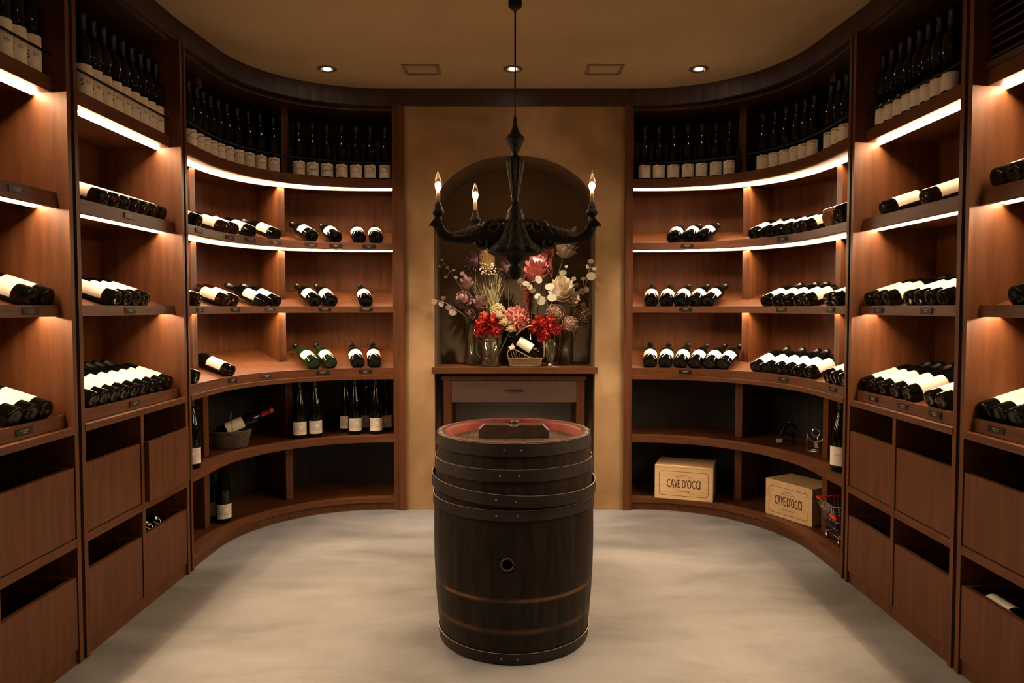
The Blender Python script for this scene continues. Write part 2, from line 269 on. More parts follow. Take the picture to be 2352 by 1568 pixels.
# back wall with arched niche
NX, NW, NS, NT, YW, ND = .01, .457, 1.695, 2.017, 4.085, .44
def arch_wall():
    m_=MB(); K=28
    arc=[(NX-NW*cos(pi*i/K), NS+(NT-NS)*sin(pi*i/K)) for i in range(K+1)]
    m_.add([(-.66,YW,0),(NX-NW,YW,0),(NX-NW,YW,NS),(-.66,YW,NS)],[(0,1,2,3)])
    m_.add([(.68,YW,0),(NX+NW,YW,0),(NX+NW,YW,NS),(.68,YW,NS)],[(0,3,2,1)])
    m_.add([(-.66,YW,NS),(NX-NW,YW,NS),(NX-NW,YW,ZC),(-.66,YW,ZC)],[(0,1,2,3)])
    m_.add([(.68,YW,NS),(NX+NW,YW,NS),(NX+NW,YW,ZC),(.68,YW,ZC)],[(0,3,2,1)])
    for i in range(K):
        a,b=arc[i],arc[i+1]
        m_.add([(a[0],YW,a[1]),(b[0],YW,b[1]),(b[0],YW,ZC),(a[0],YW,ZC)],[(0,1,2,3)])
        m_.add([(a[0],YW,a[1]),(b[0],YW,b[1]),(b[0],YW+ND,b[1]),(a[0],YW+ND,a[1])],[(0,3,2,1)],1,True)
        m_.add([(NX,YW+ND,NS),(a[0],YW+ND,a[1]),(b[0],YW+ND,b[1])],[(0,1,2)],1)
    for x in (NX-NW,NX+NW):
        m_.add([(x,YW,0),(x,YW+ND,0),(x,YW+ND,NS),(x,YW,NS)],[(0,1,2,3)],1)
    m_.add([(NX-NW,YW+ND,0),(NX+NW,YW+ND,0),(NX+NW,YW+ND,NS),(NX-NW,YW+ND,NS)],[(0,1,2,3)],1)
    m_.box(-1.775,1.775,4.72,4.8,0,ZC)
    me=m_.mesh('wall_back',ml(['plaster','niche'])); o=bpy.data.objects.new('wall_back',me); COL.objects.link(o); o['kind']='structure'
arch_wall()
# header running round the room under the ceiling, and the trims beside the plaster
def header():
    P=[(-1.43,-1.22)]
    for y in (1.5,2.3,3.1): P.append((-1.43,y))
    P+= [pt('LC',i/16,-.004) for i in range(17)]
    L=[(-x,y) for x,y in [(-1.43,-1.22),(-1.43,1.5),(-1.43,2.25),(-1.43,3.0)]]+[pt('RC',i/16,-.004) for i in range(17)]
    P+=L[::-1]; vs=[]; n=len(P)
    for i,(x,y) in enumerate(P):
        a=Vector(P[max(i-1,0)]); b=Vector(P[min(i+1,n-1)]); t=(b-a).normalized(); nn=Vector((-t.y,t.x))
        q=Vector((x,y))+nn*.04
        vs+=[(x,y,H1),(x,y,ZC),(q.x,q.y,ZC),(q.x,q.y,H1)]
    fs=[(i*4+j,i*4+(j+1)%4,(i+1)*4+(j+1)%4,(i+1)*4+j) for i in range(n-1) for j in range(4)]
    struct('trim_1', MB().add(vs,fs), 'wood_dark')
header()
struct('trim_2', MB().box(-.648,-.612,4.065,4.088,0,H1), 'wood_v')
struct('trim_3', MB().box(.632,.668,4.065,4.088,0,H1), 'wood_v')

# ================================================================ CABINETS
NAMES={'LA':('wine_cabinet','walnut wine cabinet at the left picture edge, nearest on the left wall'),
 'LB':('wine_cabinet','straight walnut wine cabinet between the left edge cabinet and the curved left one'),
 'LC':('wine_cabinet','curved walnut wine cabinet left of the ochre niche wall'),
 'RC':('wine_cabinet','curved walnut wine cabinet right of the ochre niche wall, holding two wooden crates'),
 'RB':('wine_cabinet','straight walnut wine cabinet between the curved right one and the right edge cabinet'),
 'RA':('wine_cabinet','walnut wine cabinet at the right picture edge with a dark louvred vent on top')}
def strip(sh,u,s0,s1,d,z): part('led_strip', sweep(u,s0,s1,[(d,z),(d,z+.006),(d+.008,z+.006),(d+.008,z)]), 'led', sh); part('led_profile', sweep(u,s0,s1,[(d+.0085,z-.006),(d+.0085,z+.0059),(d+.0115,z+.0059),(d+.0115,z-.006)]), 'black_metal', sh)
def divider(r,u,sf,sb,d0,z0,z1,th=.042,name='divider'):
    a=Vector(pt(u,sf,d0)); b=Vector(pt(u,sb,.35)); t=(b-a).normalized(); n=Vector((-t.y,t.x))*th/2
    q=[a+n,a-n,b-n,b+n]
    part(name, MB().hexa([(p.x,p.y,z0) for p in q]+[(p.x,p.y,z1) for p in q]), 'wood_v', r)
CABS={}
ENDS={'C':(-.925,1.055)}
def cabinet(u):
    curved=u[1]=='C'
    x0,y0=pt(u,0 if not curved else .4,.18)
    r=root(NAMES[u][0],(x0,y0,0),NAMES[u][1],'cabinet','wine cabinets round the room'); CABS[u]=r
    if curved: s0,s1,e0,e1=-1,1.1,-.925,1.04
    else: w=BAY[u][1]-BAY[u][0]; s0,s1,e0,e1=0,1,.02/w,1-.02/w
    sd=[(0,0),(.36,0),(.36,H1),(0,H1)]
    part('side_panel', sweep(u,s0,e0,sd),'wood_v',r); part('side_panel', sweep(u,e1,s1,sd),'wood_v',r)
    part('back_panel', sweep(u,e0,e1,[(.35,.76),(.36,.76),(.36,1.86),(.35,1.86)]),'wood_v',r)
    part('lower_back_panel', sweep(u,e0,e1,[(.35,0),(.36,0),(.36,.759),(.35,.759)]),'back_shaded',r)
    part('upper_back_panel', sweep(u,e0,e1,[(.35,1.861),(.36,1.861),(.36,H1),(.35,H1)]),'back_shaded',r)
    part('top_panel', sweep(u,e0,e1,[(.03,H1-.02),(.35,H1-.02),(.35,H1-.001),(.03,H1-.001)]),'wood_dark',r)
    df=.02 if curved else .045
    # top shelf for standing bottles
    if curved:
        S6=part('top_shelf', sweep(u,e0,e1,[(df,1.838),(df,1.886),(.35,1.886),(.35,1.852),(df+.02,1.852),(df+.02,1.838)]),'wood_h',r)
        strip(S6,u,e0+.02,e1-.01,.145,1.846)
    else:
        S6=part('top_shelf', sweep(u,e0,e1,[(df,1.838),(df,1.886),(.35,1.886),(.35,1.838)]),'wood_h',r)
        strip(S6,u,e0+.005,e1-.004,.092,1.832)
    # three slanted display shelves
    for k,(zb,zt,zu) in {'S5':(1.484,1.524,1.496),'S4':(1.131,1.167,1.146)}.items():
        f=.0 if curved else .035
        if k=='S5' and not curved: zb=1.476; zu=1.486
        s=part('display_shelf', sweep(u,e0,e1,[(f,zb),(f+.004,zt),(f+.014,zt),(f+.018,zt-.012),(.35,zt+.095),(.35,zu),(f+.02,zu),(f+.02,zb)]),'wood_h',r)
        strip(s,u,e0+.01,e1-.006,.145 if curved else .092,zu-.006); CABS[u+k]=s
    f=.018 if curved else .03
    s=part('display_shelf', sweep(u,e0,e1,[(f,.775),(f,.816),(f+.012,.816),(f+.016,.804),(.35,.911),(.35,.775)]),'wood_h',r); CABS[u+'S3']=s
    part('counter_board', sweep(u,e0,e1,[(-.002,.752),(-.002,.774),(.35,.774),(.35,.752)]),'wood_h',r)
    # price plates
    for (uu,k,ss) in TAGS:
        if uu!=u: continue
        sh=CABS[u+k]; zc={'S5':1.504,'S4':1.149,'S3':.796}[k]; dd={'S5':0.002,'S4':0.002,'S3':.018}[k]
        if not curved: dd={'S5':.037,'S4':.037,'S3':.030}[k]
        a=Vector((*pt(u,ss,dd),zc)); e=.004; b=Vector((*pt(u,ss+e,dd),zc)); t=(b-a).normalized()
        if u[0]=='R': t=-t
        n=Vector((t.y,-t.x,0))
        if n.dot(-a)<0: n=-n
        W2,H2=.036,.0105; mb=MB(); q=[a+t*(sx*W2)+Vector((0,0,sz*H2))+n*o_ for o_ in (0,.003) for sx,sz in ((-1,-1),(1,-1),(1,1),(-1,1))]
        mb.hexa([tuple(p) for p in q])
        rr=random.Random(int(abs(ss)*1000))
        for row,wd in ((.3,rr.uniform(.35,.6)),(-.3,rr.uniform(.2,.32))):
            x=-wd
            while x<wd:
                L=rr.uniform(.05,.14); c=a+n*.0033+Vector((0,0,row*H2))
                p=[c+t*(W2*x)+Vector((0,0,-.0013)),c+t*(W2*min(wd,x+L))+Vector((0,0,-.0013)),c+t*(W2*min(wd,x+L))+Vector((0,0,.0013)),c+t*(W2*x)+Vector((0,0,.0013))]
                mb.add([tuple(v) for v in p],[(0,1,2,3)],1); x+=L+.04
        part('price_plate', mb, ['tag','tag_ink'], sh)
    # guard rail
    if u!='RA':
        st=stations(u,e0,e1); zr=1.978 if curved else 1.955; dr=df+(.002 if curved else 0)
        part('guard_rail', MB().tube([(*pt(u,s_,dr),zr) for s_ in st],.0045,6),'black_metal',r)
    if curved:
        for sf,sb in (((.115,.115),(.555,.54)) if u=='LC' else ((.105,.105),(.55,.535))):
            divider(r,u,sf,sb,.155,.80,1.845); divider(r,u,sf,sb,.11,1.887,H1-.02); divider(r,u,sf,sb,.105,.428,.751); divider(r,u,sf,sb,.105,.071,.389)
        part('lower_shelf', sweep(u,e0,e1,[(0,.390),(0,.427),(.35,.427),(.35,.390)]),'wood_h',r)
        part('bottom_shelf', sweep(u,e0,e1,[(0,.044),(0,.070),(.35,.070),(.35,.044)]),'wood_h',r)
        part('plinth', sweep(u,e0,e1,[(.014,.0),(.014,.043),(.34,.043),(.34,.0)]),'wood_v',r)
        return
    w=BAY[u][1]-BAY[u][0]
    part('partition', sweep(u,.5-.011/w,.5+.011/w,[(0,.05),(0,.751),(.35,.751),(.35,.05)]),'wood_v',r)
    part('middle_rail', sweep(u,e0,e1,[(.001,.384),(.001,.413),(.35,.413),(.35,.384)]),'wood_h',r)
    part('plinth', sweep(u,e0,e1,[(.01,.0),(.01,.046),(.34,.046),(.34,.0)]),'wood_v',r)
    for half in (0,1):
        for z0,z1 in ((.417,.645),(.052,.288)):
            a0=(e0 if half==0 else .5+.011/w)+.004/w; a1=(.5-.011/w if half==0 else e1)-.004/w
            po=-.016 if (u=='LB' and half==1 and z0>.4) else .003
            t=.014/w
            mb=sweep(u,a0,a1,[(po,z0),(po,z1),(po+.016,z1),(po+.016,z0)])
            for p0,p1 in ((a0,a0+t),(a1-t,a1)): sweep(u,p0,p1,[(po+.017,z0),(po+.017,z1),(.33,z1),(.33,z0)],mb)
            sweep(u,a0+t,a1-t,[(.316,z0),(.316,z1),(.33,z1),(.33,z0)],mb); sweep(u,a0+t,a1-t,[(po+.017,z0),(po+.017,z0+.012),(.316,z0+.012),(.316,z0)],mb)
            part('pull_out_bin', mb,'wood_v',r)
    if u=='RA':
        mb=sweep(u,e0,e1,[(.035,1.886),(.035,1.905),(.07,1.905),(.07,1.886)]); sweep(u,e0,e1,[(.035,2.25),(.035,2.27),(.07,2.27),(.07,2.25)],mb)
        g=part('vent_louvre', mb,'wood_dark',r)
        for i in range(12):
            z=1.915+i*.028; part('slat', sweep(u,e0,e1,[(.045,z),(.045,z+.006),(.07,z+.026),(.07,z+.020)]),'wood_dark',g)
for u in ('LA','LB','LC','RC','RB','RA'): cabinet(u)
# dark shadow gaps between neighbouring cabinets
for i,(x,y0,y1) in enumerate(((-1.41,2.3175,2.3345),(-1.41,3.1005,3.1175),(1.41,2.2525,2.2695),(1.41,3.0125,3.0295))):
    sg=-1 if x<0 else 1
    struct('trim_%d'%(4+i), MB().box(*sorted((sg*1.418,sg*1.77)),y0,y1,0,H1),'gap')
struct('trim_8', MB().box(-.6498,-.648,4.082,4.4,0,H1).box(-.6498,-.644,4.075,4.084,0,H1),'gap')

# ================================================================ BOTTLES
BP={ # radius, height, profile (r fraction, z fraction), glass, label (z0,z1,halfangle,paper)
 'bdx':(.0335,.300,'b','glass_dark',(.045,.135,100)),
 'bds':(.0322,.300,'b','glass_dark',(.045,.145,105)),
 'bur':(.0390,.300,'u','glass_dark',(.050,.120,80)),
 'mag':(.0455,.360,'b','glass_dark',(.07,.16,95)),
 'rie':(.0385,.335,'r','glass_dark',(.022,.094,72)),
 'rie2':(.0400,.330,'u','glass_dark',(.028,.112,75)),
 'san':(.0298,.300,'b','glass_dark',(.004,.114,100)),
 'pla':(.0292,.300,'b','glass_dark',(.012,.072,100)),
 'alb':(.0335,.310,'u','glass_dark',(.010,.082,85)),
 'pla2':(.0345,.310,'u','glass_dark',(.010,.082,85))}
SHP={'b':[(0,.012),(.55,.004),(.9,0),(1,.012),(1,.60),(.97,.64),(.82,.685),(.5,.73),(.42,.76),(.40,.93),(.46,.935),(.46,.965),(.40,.97),(.40,1),(0,1)],
     'u':[(0,.014),(.5,.004),(.9,0),(1,.014),(1,.47),(.97,.53),(.86,.60),(.66,.68),(.46,.76),(.37,.82),(.345,.93),(.41,.935),(.41,.965),(.36,.97),(.36,1),(0,1)],
     'r':[(0,.012),(.5,.004),(.9,0),(1,.012),(1,.46),(.96,.52),(.82,.61),(.62,.71),(.45,.80),(.36,.88),(.34,.95),(.40,.955),(.40,.985),(.35,.99),(.35,1),(0,1)]}
def bottle_proto(kind, glass=None, decor=None):
    R,H,sh,g,(l0,l1,ha)=BP[kind]; g=glass or g
    r=bpy.data.objects.new('wine_bottle',None); COL.objects.link(r); r.empty_display_size=.05
    prof=[(a*R,b*H) for a,b in SHP[sh]]
    part('glass_body', MB().lathe(prof,28,cap=False), g, r, False)
    zc=.78 if sh=='b' else .83; rc=(.42 if sh=='b' else .375)*R
    part('capsule', MB().lathe([(rc+.0009,zc*H),(rc+.0007,H*.928),(rc*1.16+.0006,H*.932),(rc*1.16+.0006,H*.967),(rc+.0006,H*.972),(rc+.0004,H+.0008),(0,H+.0008)],20,cap=False),'capsule',r,False)
    mb=MB(); N=20; vs=[];RR=R+.0005
    for z in (l0,l1):
        for i in range(N+1):
            a=-pi/2+radians(ha)*(2*i/N-1); vs.append((RR*cos(a),RR*sin(a),z))
    mb.add(vs,[(i,i+1,N+2+i,N+1+i) for i in range(N)],0,True)
    def wrap(pts2,fs,cx,cz,mi,lift=.0005):
        mb.add([((RR+lift)*sin((x+cx)/RR), -(RR+lift)*cos((x+cx)/RR), z+cz) for x,z in pts2],fs,mi)
    lc=(l0+l1)/2
    if decor=='san':
        v,f=text_geo('S',.034,.75); wrap(v,f,-.019,lc-.010,1)
        v,f=text_geo('AN',.017,.75); wrap(v,f,.003,lc-.006,1)
    if decor in('alb','pla2'):
        sgn=0 if decor=='alb' else .022; K=18; vs=[]
        for rr_ in (.026,.032):
            for i in range(K+1):
                a=pi*i/K; vs.append((sgn+rr_*cos(a), rr_*.95*sin(a)-.014))
        if decor=='alb': wrap(vs,[(i,i+1,K+2+i,K+1+i) for i in range(K)],0,lc+.012,2)
        else: wrap(vs,[(i,i+1,K+2+i,K+1+i) for i in range(4,14)],0,lc+.016,2)
        v,f=text_geo('Albariño' if decor=='alb' else 'Occi',.013); wrap(v,f,.002 if decor=='alb' else .010,lc-.002 if decor=='alb' else lc+.012,2)
        wrap([(-.016,-.0008),(.016,-.0008),(.016,.0008),(-.016,.0008)],[(0,1,2,3)],0,lc-.020,2)
    if decor in('pla','lie'):
        for k in range(3):
            w=.012-.003*k; wrap([(-w,-.0009),(w,-.0009),(w,.0009),(-w,.0009)],[(0,1,2,3)],0,lc+.008-.010*k,2)
    if decor=='rie':
        mg=.004; w=RR*radians(ha)-mg; K=12
        g_=[]; 
        for z in (l0+.016,l1-mg):
            for i in range(K+1): g_.append((-w+2*w*i/K,z))
        wrap(g_,[(i,i+1,K+2+i,K+1+i) for i in range(K)],0,0,3,.0004)
        # pale leaf and stalk in the middle of the picture
        lf=[(0,0)]+[(.011*cos(a)*(1+.15*cos(5*a)),.010*sin(a)*(1+.15*cos(5*a))) for a in [2*pi*i/20 for i in range(20)]]
        wrap(lf,[(0,i,i%20+1) for i in range(1,21)],.001,lc+.010,0,.0009)
        wrap([(.004,-.008),(.006,-.009),(.018,-.020),(.017,-.021)],[(0,1,2,3)],0,lc+.008,0,.0009)
        v,f=text_geo('CAVE D\'OCCI',.0045); wrap(v,f,.004,l0+.008,2)
    if decor=='rie2':
        v,f=text_geo('OCCI',.014); wrap(v,f,0,lc+.006,2)
        wrap([(-.02,-.0006),(.02,-.0006),(.02,.0006),(-.02,.0006)],[(0,1,2,3)],0,lc-.010,2)
    part('label', mb, ['paper','ink','ink_soft','paper_grey'], r, False)
    return r
protos={}
def get_bottle(kind, glass=None):
    k=(kind,glass)
    if k not in protos:
        protos[k]=bottle_proto(kind,glass,{'san':'san','pla':'pla','alb':'alb','pla2':'pla2','rie':'rie','rie2':'rie2'}.get(kind,'lie')); protos[k]['_n']=0
        return protos[k]
    return copy_thing(protos[k])
ORD=['first','second','third','fourth','fifth','sixth','seventh','eighth','ninth','tenth','eleventh','twelfth','thirteenth','fourteenth','fifteenth','sixteenth','seventeenth']
CN={'LA':'left edge cabinet','LB':'straight left cabinet','LC':'curved left cabinet','RC':'curved right cabinet','RB':'straight right cabinet','RA':'right edge cabinet'}
SN={'S6':'top shelf','S5':'upper slanted shelf','S4':'middle slanted shelf','S3':'lower slanted shelf','S2':'open shelf','S1':'bottom shelf'}
LOOK={'san':'large-labelled dark wine bottle','pla':'dark wine bottle','alb':'dark bottle with arch label','pla2':'dark bottle with pale label','rie':'tall bottle with grey picture label','rie2':'standing bottle with white label','bdx':'lying wine bottle','bds':'lying wine bottle','bur':'lying broad wine bottle','mag':'magnum bottle'}
ZT={'S5':1.524,'S4':1.167,'S3':.816}; SL=math.atan(.107/.33)
byrow={}
for t in TABLE: byrow.setdefault((t[0],t[1]),[]).append(t)
for (u,sh),row in byrow.items():
    n=len(row)
    for i,(u,sh,kind,s,x4) in enumerate(row):
        R=BP[kind][0]
        glass=None
        if u=='LC' and sh=='S3' and kind=='bur' and i in (2,3): glass='glass_green'
        if u=='LC' and sh in('S5','S4') and kind=='bdx' and i in (1,2): glass='glass_red'
        if u=='LC' and sh=='S4' and i==0: glass='glass_red'
        if kind=='mag' and i==n-2: glass='glass_rose'
        b=get_bottle(kind,glass)
        pos=('only one' if n==1 else ORD[i]+' of %s from left'%(['','one','two','three','four','five','six','seven','eight','nine','ten','eleven','twelve','thirteen','fourteen','fifteen','sixteen','seventeen'][n]))
        look=LOOK[kind]
        if glass=='glass_rose': look='clear rose magnum'
        if glass=='glass_green': look='lying green wine bottle'
        b['label']='%s, %s, %s, %s'%(look,pos,SN[sh],CN[u]); b['category']='wine bottle'
        b['group']='wine bottles on the %s of the %s'%(SN[sh],CN[u])
        dx,dy=direc(u,s)
        if sh in ZT:
            yaw=atan2(dy,dx)+radians(x4)
            df0=(.0 if u[1]=='C' else .035) if sh!='S3' else (.018 if u[1]=='C' else .03)
            # contact line of the bottle's underside on the sloping board
            d0=df0+.022; zs=ZT[sh]-.012+(d0-(df0+.016))*math.tan(SL)
            d=d0-R*sin(SL); z=zs+R*cos(SL)+.0008
            x,y=pt(u,s,d)
            ax=Vector((cos(yaw)*cos(SL),sin(yaw)*cos(SL),sin(SL)))
            up=(Vector((0,0,1))-ax*ax.z).normalized()
            roll=random.uniform(-.12,.12)
            yl=(-(up*cos(roll)+ax.cross(up)*sin(roll))).normalized(); xl=yl.cross(ax).normalized()
            b.matrix_world=Matrix(((xl.x,yl.x,ax.x,x),(xl.y,yl.y,ax.y,y),(xl.z,yl.z,ax.z,z),(0,0,0,1)))
        else:
            x,y=pt(u,s,x4); z={'S6':1.886,'S2':.427,'S1':.070}[sh]
            tw={'san':-.5,'alb':-.25,'pla2':.2}.get(kind,random.uniform(-.25,.25))
            if kind in('rie','rie2'): 
                a=atan2(y,x)+pi/2-pi+random.uniform(-.2,.2)   # turned to the room
                a=atan2(-x*.8,0-y)  # direction to the viewer side
                fx,fy=(-x,1.2-y); l=hypot(fx,fy); ang=atan2(fy/l,fx/l)+pi/2+random.uniform(-.25,.25)
            else: ang=atan2(-dy,-dx)+pi/2+tw*(1 if u[0]=='L' else -1)+random.uniform(-.05,.05)
            b.location=(x,y,z+.0005); b.rotation_euler=(0,0,ang)
for k,p in list(protos.items()):
    if '_n' in p: del p['_n']
# bottles lying in the pull-out bins
def bin_bottle(u,s,d,z,axis_yaw,label,kind='bds',tilt=.0):
    b=get_bottle(kind); x,y=pt(u,s,d); ax=Vector((cos(axis_yaw)*cos(tilt),sin(axis_yaw)*cos(tilt),sin(tilt)))
    up=(Vector((0,0,1))-ax*ax.z).normalized(); yl=-up; xl=yl.cross(ax).normalized()
    b.matrix_world=Matrix(((xl.x,yl.x,ax.x,x),(xl.y,yl.y,ax.y,y),(xl.z,yl.z,ax.z,z),(0,0,0,1)))
    b['label']=label; b['category']='wine bottle'; b['group']='wine bottles lying in the lower bins'; return b
RB_=BP['bds'][0]
for i,ss in enumerate((.575,.665,.755)):
    bin_bottle('LB',ss,.050,.292,pi,'%s of three dark bottles in the lower far bin of the straight left cabinet'%ORD[i],tilt=-radians(47))
bin_bottle('LB',.095,.052,.280,pi,'dark bottle end just showing in the lower near bin of the straight left cabinet',tilt=-radians(45))
bin_bottle('RA',.945,.058,.252,-pi/2,'white-labelled bottle lying on top in the lower bin of the right edge cabinet')
for k in range(3):
    b=bin_bottle('RA',.945,.058,.252-(k+1)*(2*RB_+.001),-pi/2,'dark bottle stacked under the white-labelled one in the lower bin, right edge cabinet')

# ================================================================ BARREL
M['barrel'] = None
def barrel_mat():
    m,N,L,B=nt('old_barrel_oak'); B.inputs['Roughness'].default_value=.55; B.inputs['Specular IOR Level'].default_value=.18
    tc=N.new('ShaderNodeTexCoord'); sp=N.new('ShaderNodeSeparateXYZ'); L.new(tc.outputs['Object'],sp.inputs[0])
    mp=N.new('ShaderNodeMapping'); mp.inputs['Scale'].default_value=(14,14,2); L.new(tc.outputs['Object'],mp.inputs[0])
    n=N.new('ShaderNodeTexNoise'); n.inputs['Scale'].default_value=3; n.inputs['Detail'].default_value=7; L.new(mp.outputs[0],n.inputs[0])
    r=N.new('ShaderNodeValToRGB'); e=r.color_ramp.elements; e[0].position=.35; e[0].color=(.008,.0053,.0036,1); e[1].position=.75; e[1].color=(.026,.015,.009,1)
    L.new(n.outputs[0],r.inputs[0])
    # worn rings where hoops once sat
    n2=N.new('ShaderNodeTexNoise'); n2.inputs['Scale'].default_value=9; n2.inputs['Detail'].default_value=5; L.new(tc.outputs['Object'],n2.inputs[0])
    prev=r.outputs[0]
    for z,w,amt in ((.217,.009,.75),(.112,.012,.35)):
        ad=N.new('ShaderNodeMath'); ad.operation='ADD'; ad.inputs[1].default_value=-z; L.new(sp.outputs[2],ad.inputs[0])
        ab=N.new('ShaderNodeMath'); ab.operation='ABSOLUTE'; L.new(ad.outputs[0],ab.inputs[0])
        mr=N.new('ShaderNodeMapRange'); mr.inputs[1].default_value=w; mr.inputs[2].default_value=0; mr.inputs[3].default_value=0; mr.inputs[4].default_value=amt; L.new(ab.outputs[0],mr.inputs[0])
        mu=N.new('ShaderNodeMath'); mu.operation='MULTIPLY'; L.new(mr.outputs[0],mu.inputs[0]); 
        mr2=N.new('ShaderNodeMapRange'); mr2.inputs[1].default_value=.30; mr2.inputs[2].default_value=.58; L.new(n2.outputs[0],mr2.inputs[0]); L.new(mr2.outputs[0],mu.inputs[1])
        mx=N.new('ShaderNodeMix'); mx.data_type='RGBA'; mx.inputs[7].default_value=(.22,.11,.05,1); L.new(mu.outputs[0],mx.inputs[0]); L.new(prev,mx.inputs[6]); prev=mx.outputs[2]
    L.new(prev,B.inputs['Base Color'])
    b=N.new('ShaderNodeBump'); b.inputs['Strength'].default_value=.35; b.inputs['Distance'].default_value=.004; L.new(n.outputs[0],b.inputs['Height']); L.new(b.outputs[0],B.inputs['Normal'])
    return m
M['barrel']=barrel_mat()
M['red_stain']=mat('wine_red_stained_rim',(.40,.032,.013),.55,col2=(.15,.018,.010),scale=14)
M['rim']=mat('worn_rim_end_grain',(.15,.055,.035),.6,col2=(.075,.032,.02),scale=30)
M['head']=mat('weathered_barrel_head',(.085,.055,.033),.6,col2=(.15,.095,.055),scale=6,stretch=(1,8,8),bump=.2)
M['bar']=mat('worn_barrel_bar',(.035,.021,.014),.55,col2=(.075,.045,.028),scale=10,stretch=(2,9,9),bump=.2)
M['hoop']=mat('oxidised_hoop_iron',(.016,.011,.0095),.55,metal=0,spec=.22,col2=(.030,.021,.018),scale=9,bump=.15)
M['hoop_edge']=mat('worn_hoop_edge_highlight',(.42,.31,.22),.4,metal=.5)  # worn top edge, its bright highlight put into the colour
M['rivet']=mat('rivet_iron',(.16,.13,.11),.4,metal=.8)
BX,BY=.003,2.55
BT=.726
def brad(z):    # outer stave radius
    t=(z-.37)/.37
    return .2855-.019*t*t-.004*max(0,-t)**2
def build_barrel():
    r=root('wine_barrel',(BX,BY,0),'old dark oak wine barrel standing upright in the middle of the concrete floor','barrel')
    n=112; mb=MB(); prof=[(brad(.72*i/24)-.001,.72*i/24) for i in range(25)]
    def wob(a,z): k=(a*28/(2*pi))%1; return 1-.004*math.exp(-((k-.5)/.06)**2)
    mb.lathe(prof+[(brad(.72)-.002,BT)],n,(BX,BY,0),0,True,False,wob)
    mb.lathe([(brad(.72)-.002,BT),(brad(.72)-.027,BT),],n,(BX,BY,0),2,True,False)
    mb.lathe([(brad(.72)-.027,BT),(brad(.72)-.031,BT-.010),(brad(.72)-.033,.64)],n,(BX,BY,0),1,True,False)
    mb.lathe([(brad(.62)-.036,.64),(brad(.37)-.03,.36),(brad(.0)-.03,.03),(0,.03)],n,(BX,BY,0),3,True,False)
    mb.lathe([(brad(0)-.001,0),(brad(0)-.03,0),(brad(0)-.03,.03)],n,(BX,BY,0),0,True,False)
    o=part('staves',mb,['barrel','red_stain','rim','gap'],r)
    # bung hole cut through the front staves
    cut=MB(); K=24; zc=.338; xc=BX-.021
    vs=[(xc+.0185*cos(2*pi*i/K),BY-.33,zc+.0185*sin(2*pi*i/K)) for i in range(K)]+[(xc+.0185*cos(2*pi*i/K),BY-.20,zc+.0185*sin(2*pi*i/K)) for i in range(K)]
    cut.add(vs,[tuple(range(K)),tuple(range(2*K-1,K-1,-1))]+[(i,i+K,(i+1)%K+K,(i+1)%K) for i in range(K)])
    co=bpy.data.objects.new('cut',cut.mesh('cut',[M['barrel']],rloc(r))); COL.objects.link(co); co.location=r.location
    md=o.modifiers.new('b','BOOLEAN'); md.operation='DIFFERENCE'; md.object=co; md.solver='EXACT'
    try:
        bpy.context.view_layer.update()
        me=bpy.data.meshes.new_from_object(o.evaluated_get(bpy.context.evaluated_depsgraph_get()))
        if len(me.polygons)>500: o.modifiers.clear(); o.data=me
        else: o.modifiers.clear()
    except Exception: o.modifiers.clear()
    bpy.data.objects.remove(co)
    part('bung_hole_rim', MB().tube([(xc+.0195*cos(2*pi*i/24),BY-brad(zc)+.001,zc+.0195*sin(2*pi*i/24)) for i in range(24)],.0022,6,closed=True),'rim',r)
    # head made of boards, with the bar across it
    hr=brad(.72)-.0335; hb=MB(); K=7; zt=.691
    for i in range(K):
        x0=-hr+2*hr*i/K+.0008; x1=-hr+2*hr*(i+1)/K-.0008
        x0=max(x0,-hr+.002); x1=min(x1,hr-.002); q=[]; J=8
        top=[(x0+(x1-x0)*j/J, math.sqrt(max(0,hr*hr-(x0+(x1-x0)*j/J)**2))) for j in range(J+1)]
        ring=[(x,-y) for x,y in top]+[(x,y) for x,y in top[::-1]]
        k=len(ring); vs=[(BX+x,BY+y,zt) for x,y in ring]+[(BX+x,BY+y,zt-.018) for x,y in ring]
        hb.add(vs,[tuple(range(k)),tuple(range(2*k-1,k-1,-1))]+[(j,j+k,(j+1)%k+k,(j+1)%k) for j in range(k)])
    part('barrel_head',hb,'head',r)
    y0,y1=BY+.015,BY+.07; L=.127; z0=zt+.0005
    pts=[(-L,z0),(-L,z0+.028),(-L+.020,z0+.047),(-.022,z0+.047),(-.008,z0+.041),(.008,z0+.041),(.022,z0+.047),(L-.022,z0+.047),(L,z0+.026),(L,z0)]
    k=len(pts); vs=[(BX+x,y0,z) for x,z in pts]+[(BX+x,y1,z) for x,z in pts]
    part('cross_bar',MB().add(vs,[tuple(range(k)),tuple(range(2*k-1,k-1,-1))]+[(j,j+k,(j+1)%k+k,(j+1)%k) for j in range(k)]),'bar',r,bevel=.002)
    part('bung', MB().lathe([(.020,.0),(.021,.018),(.014,.024),(.014,.036),(.018,.042),(.0,.045)],16,(BX+.003,BY+.14,zt+.0005)),'bar',r)
    # tap slot in the rim at the back
    part('tap_lug', MB().box(BX-.018,BX+.018,BY+hr-.02,BY+hr-.002,zt+.001,zt+.034),'gap',r)
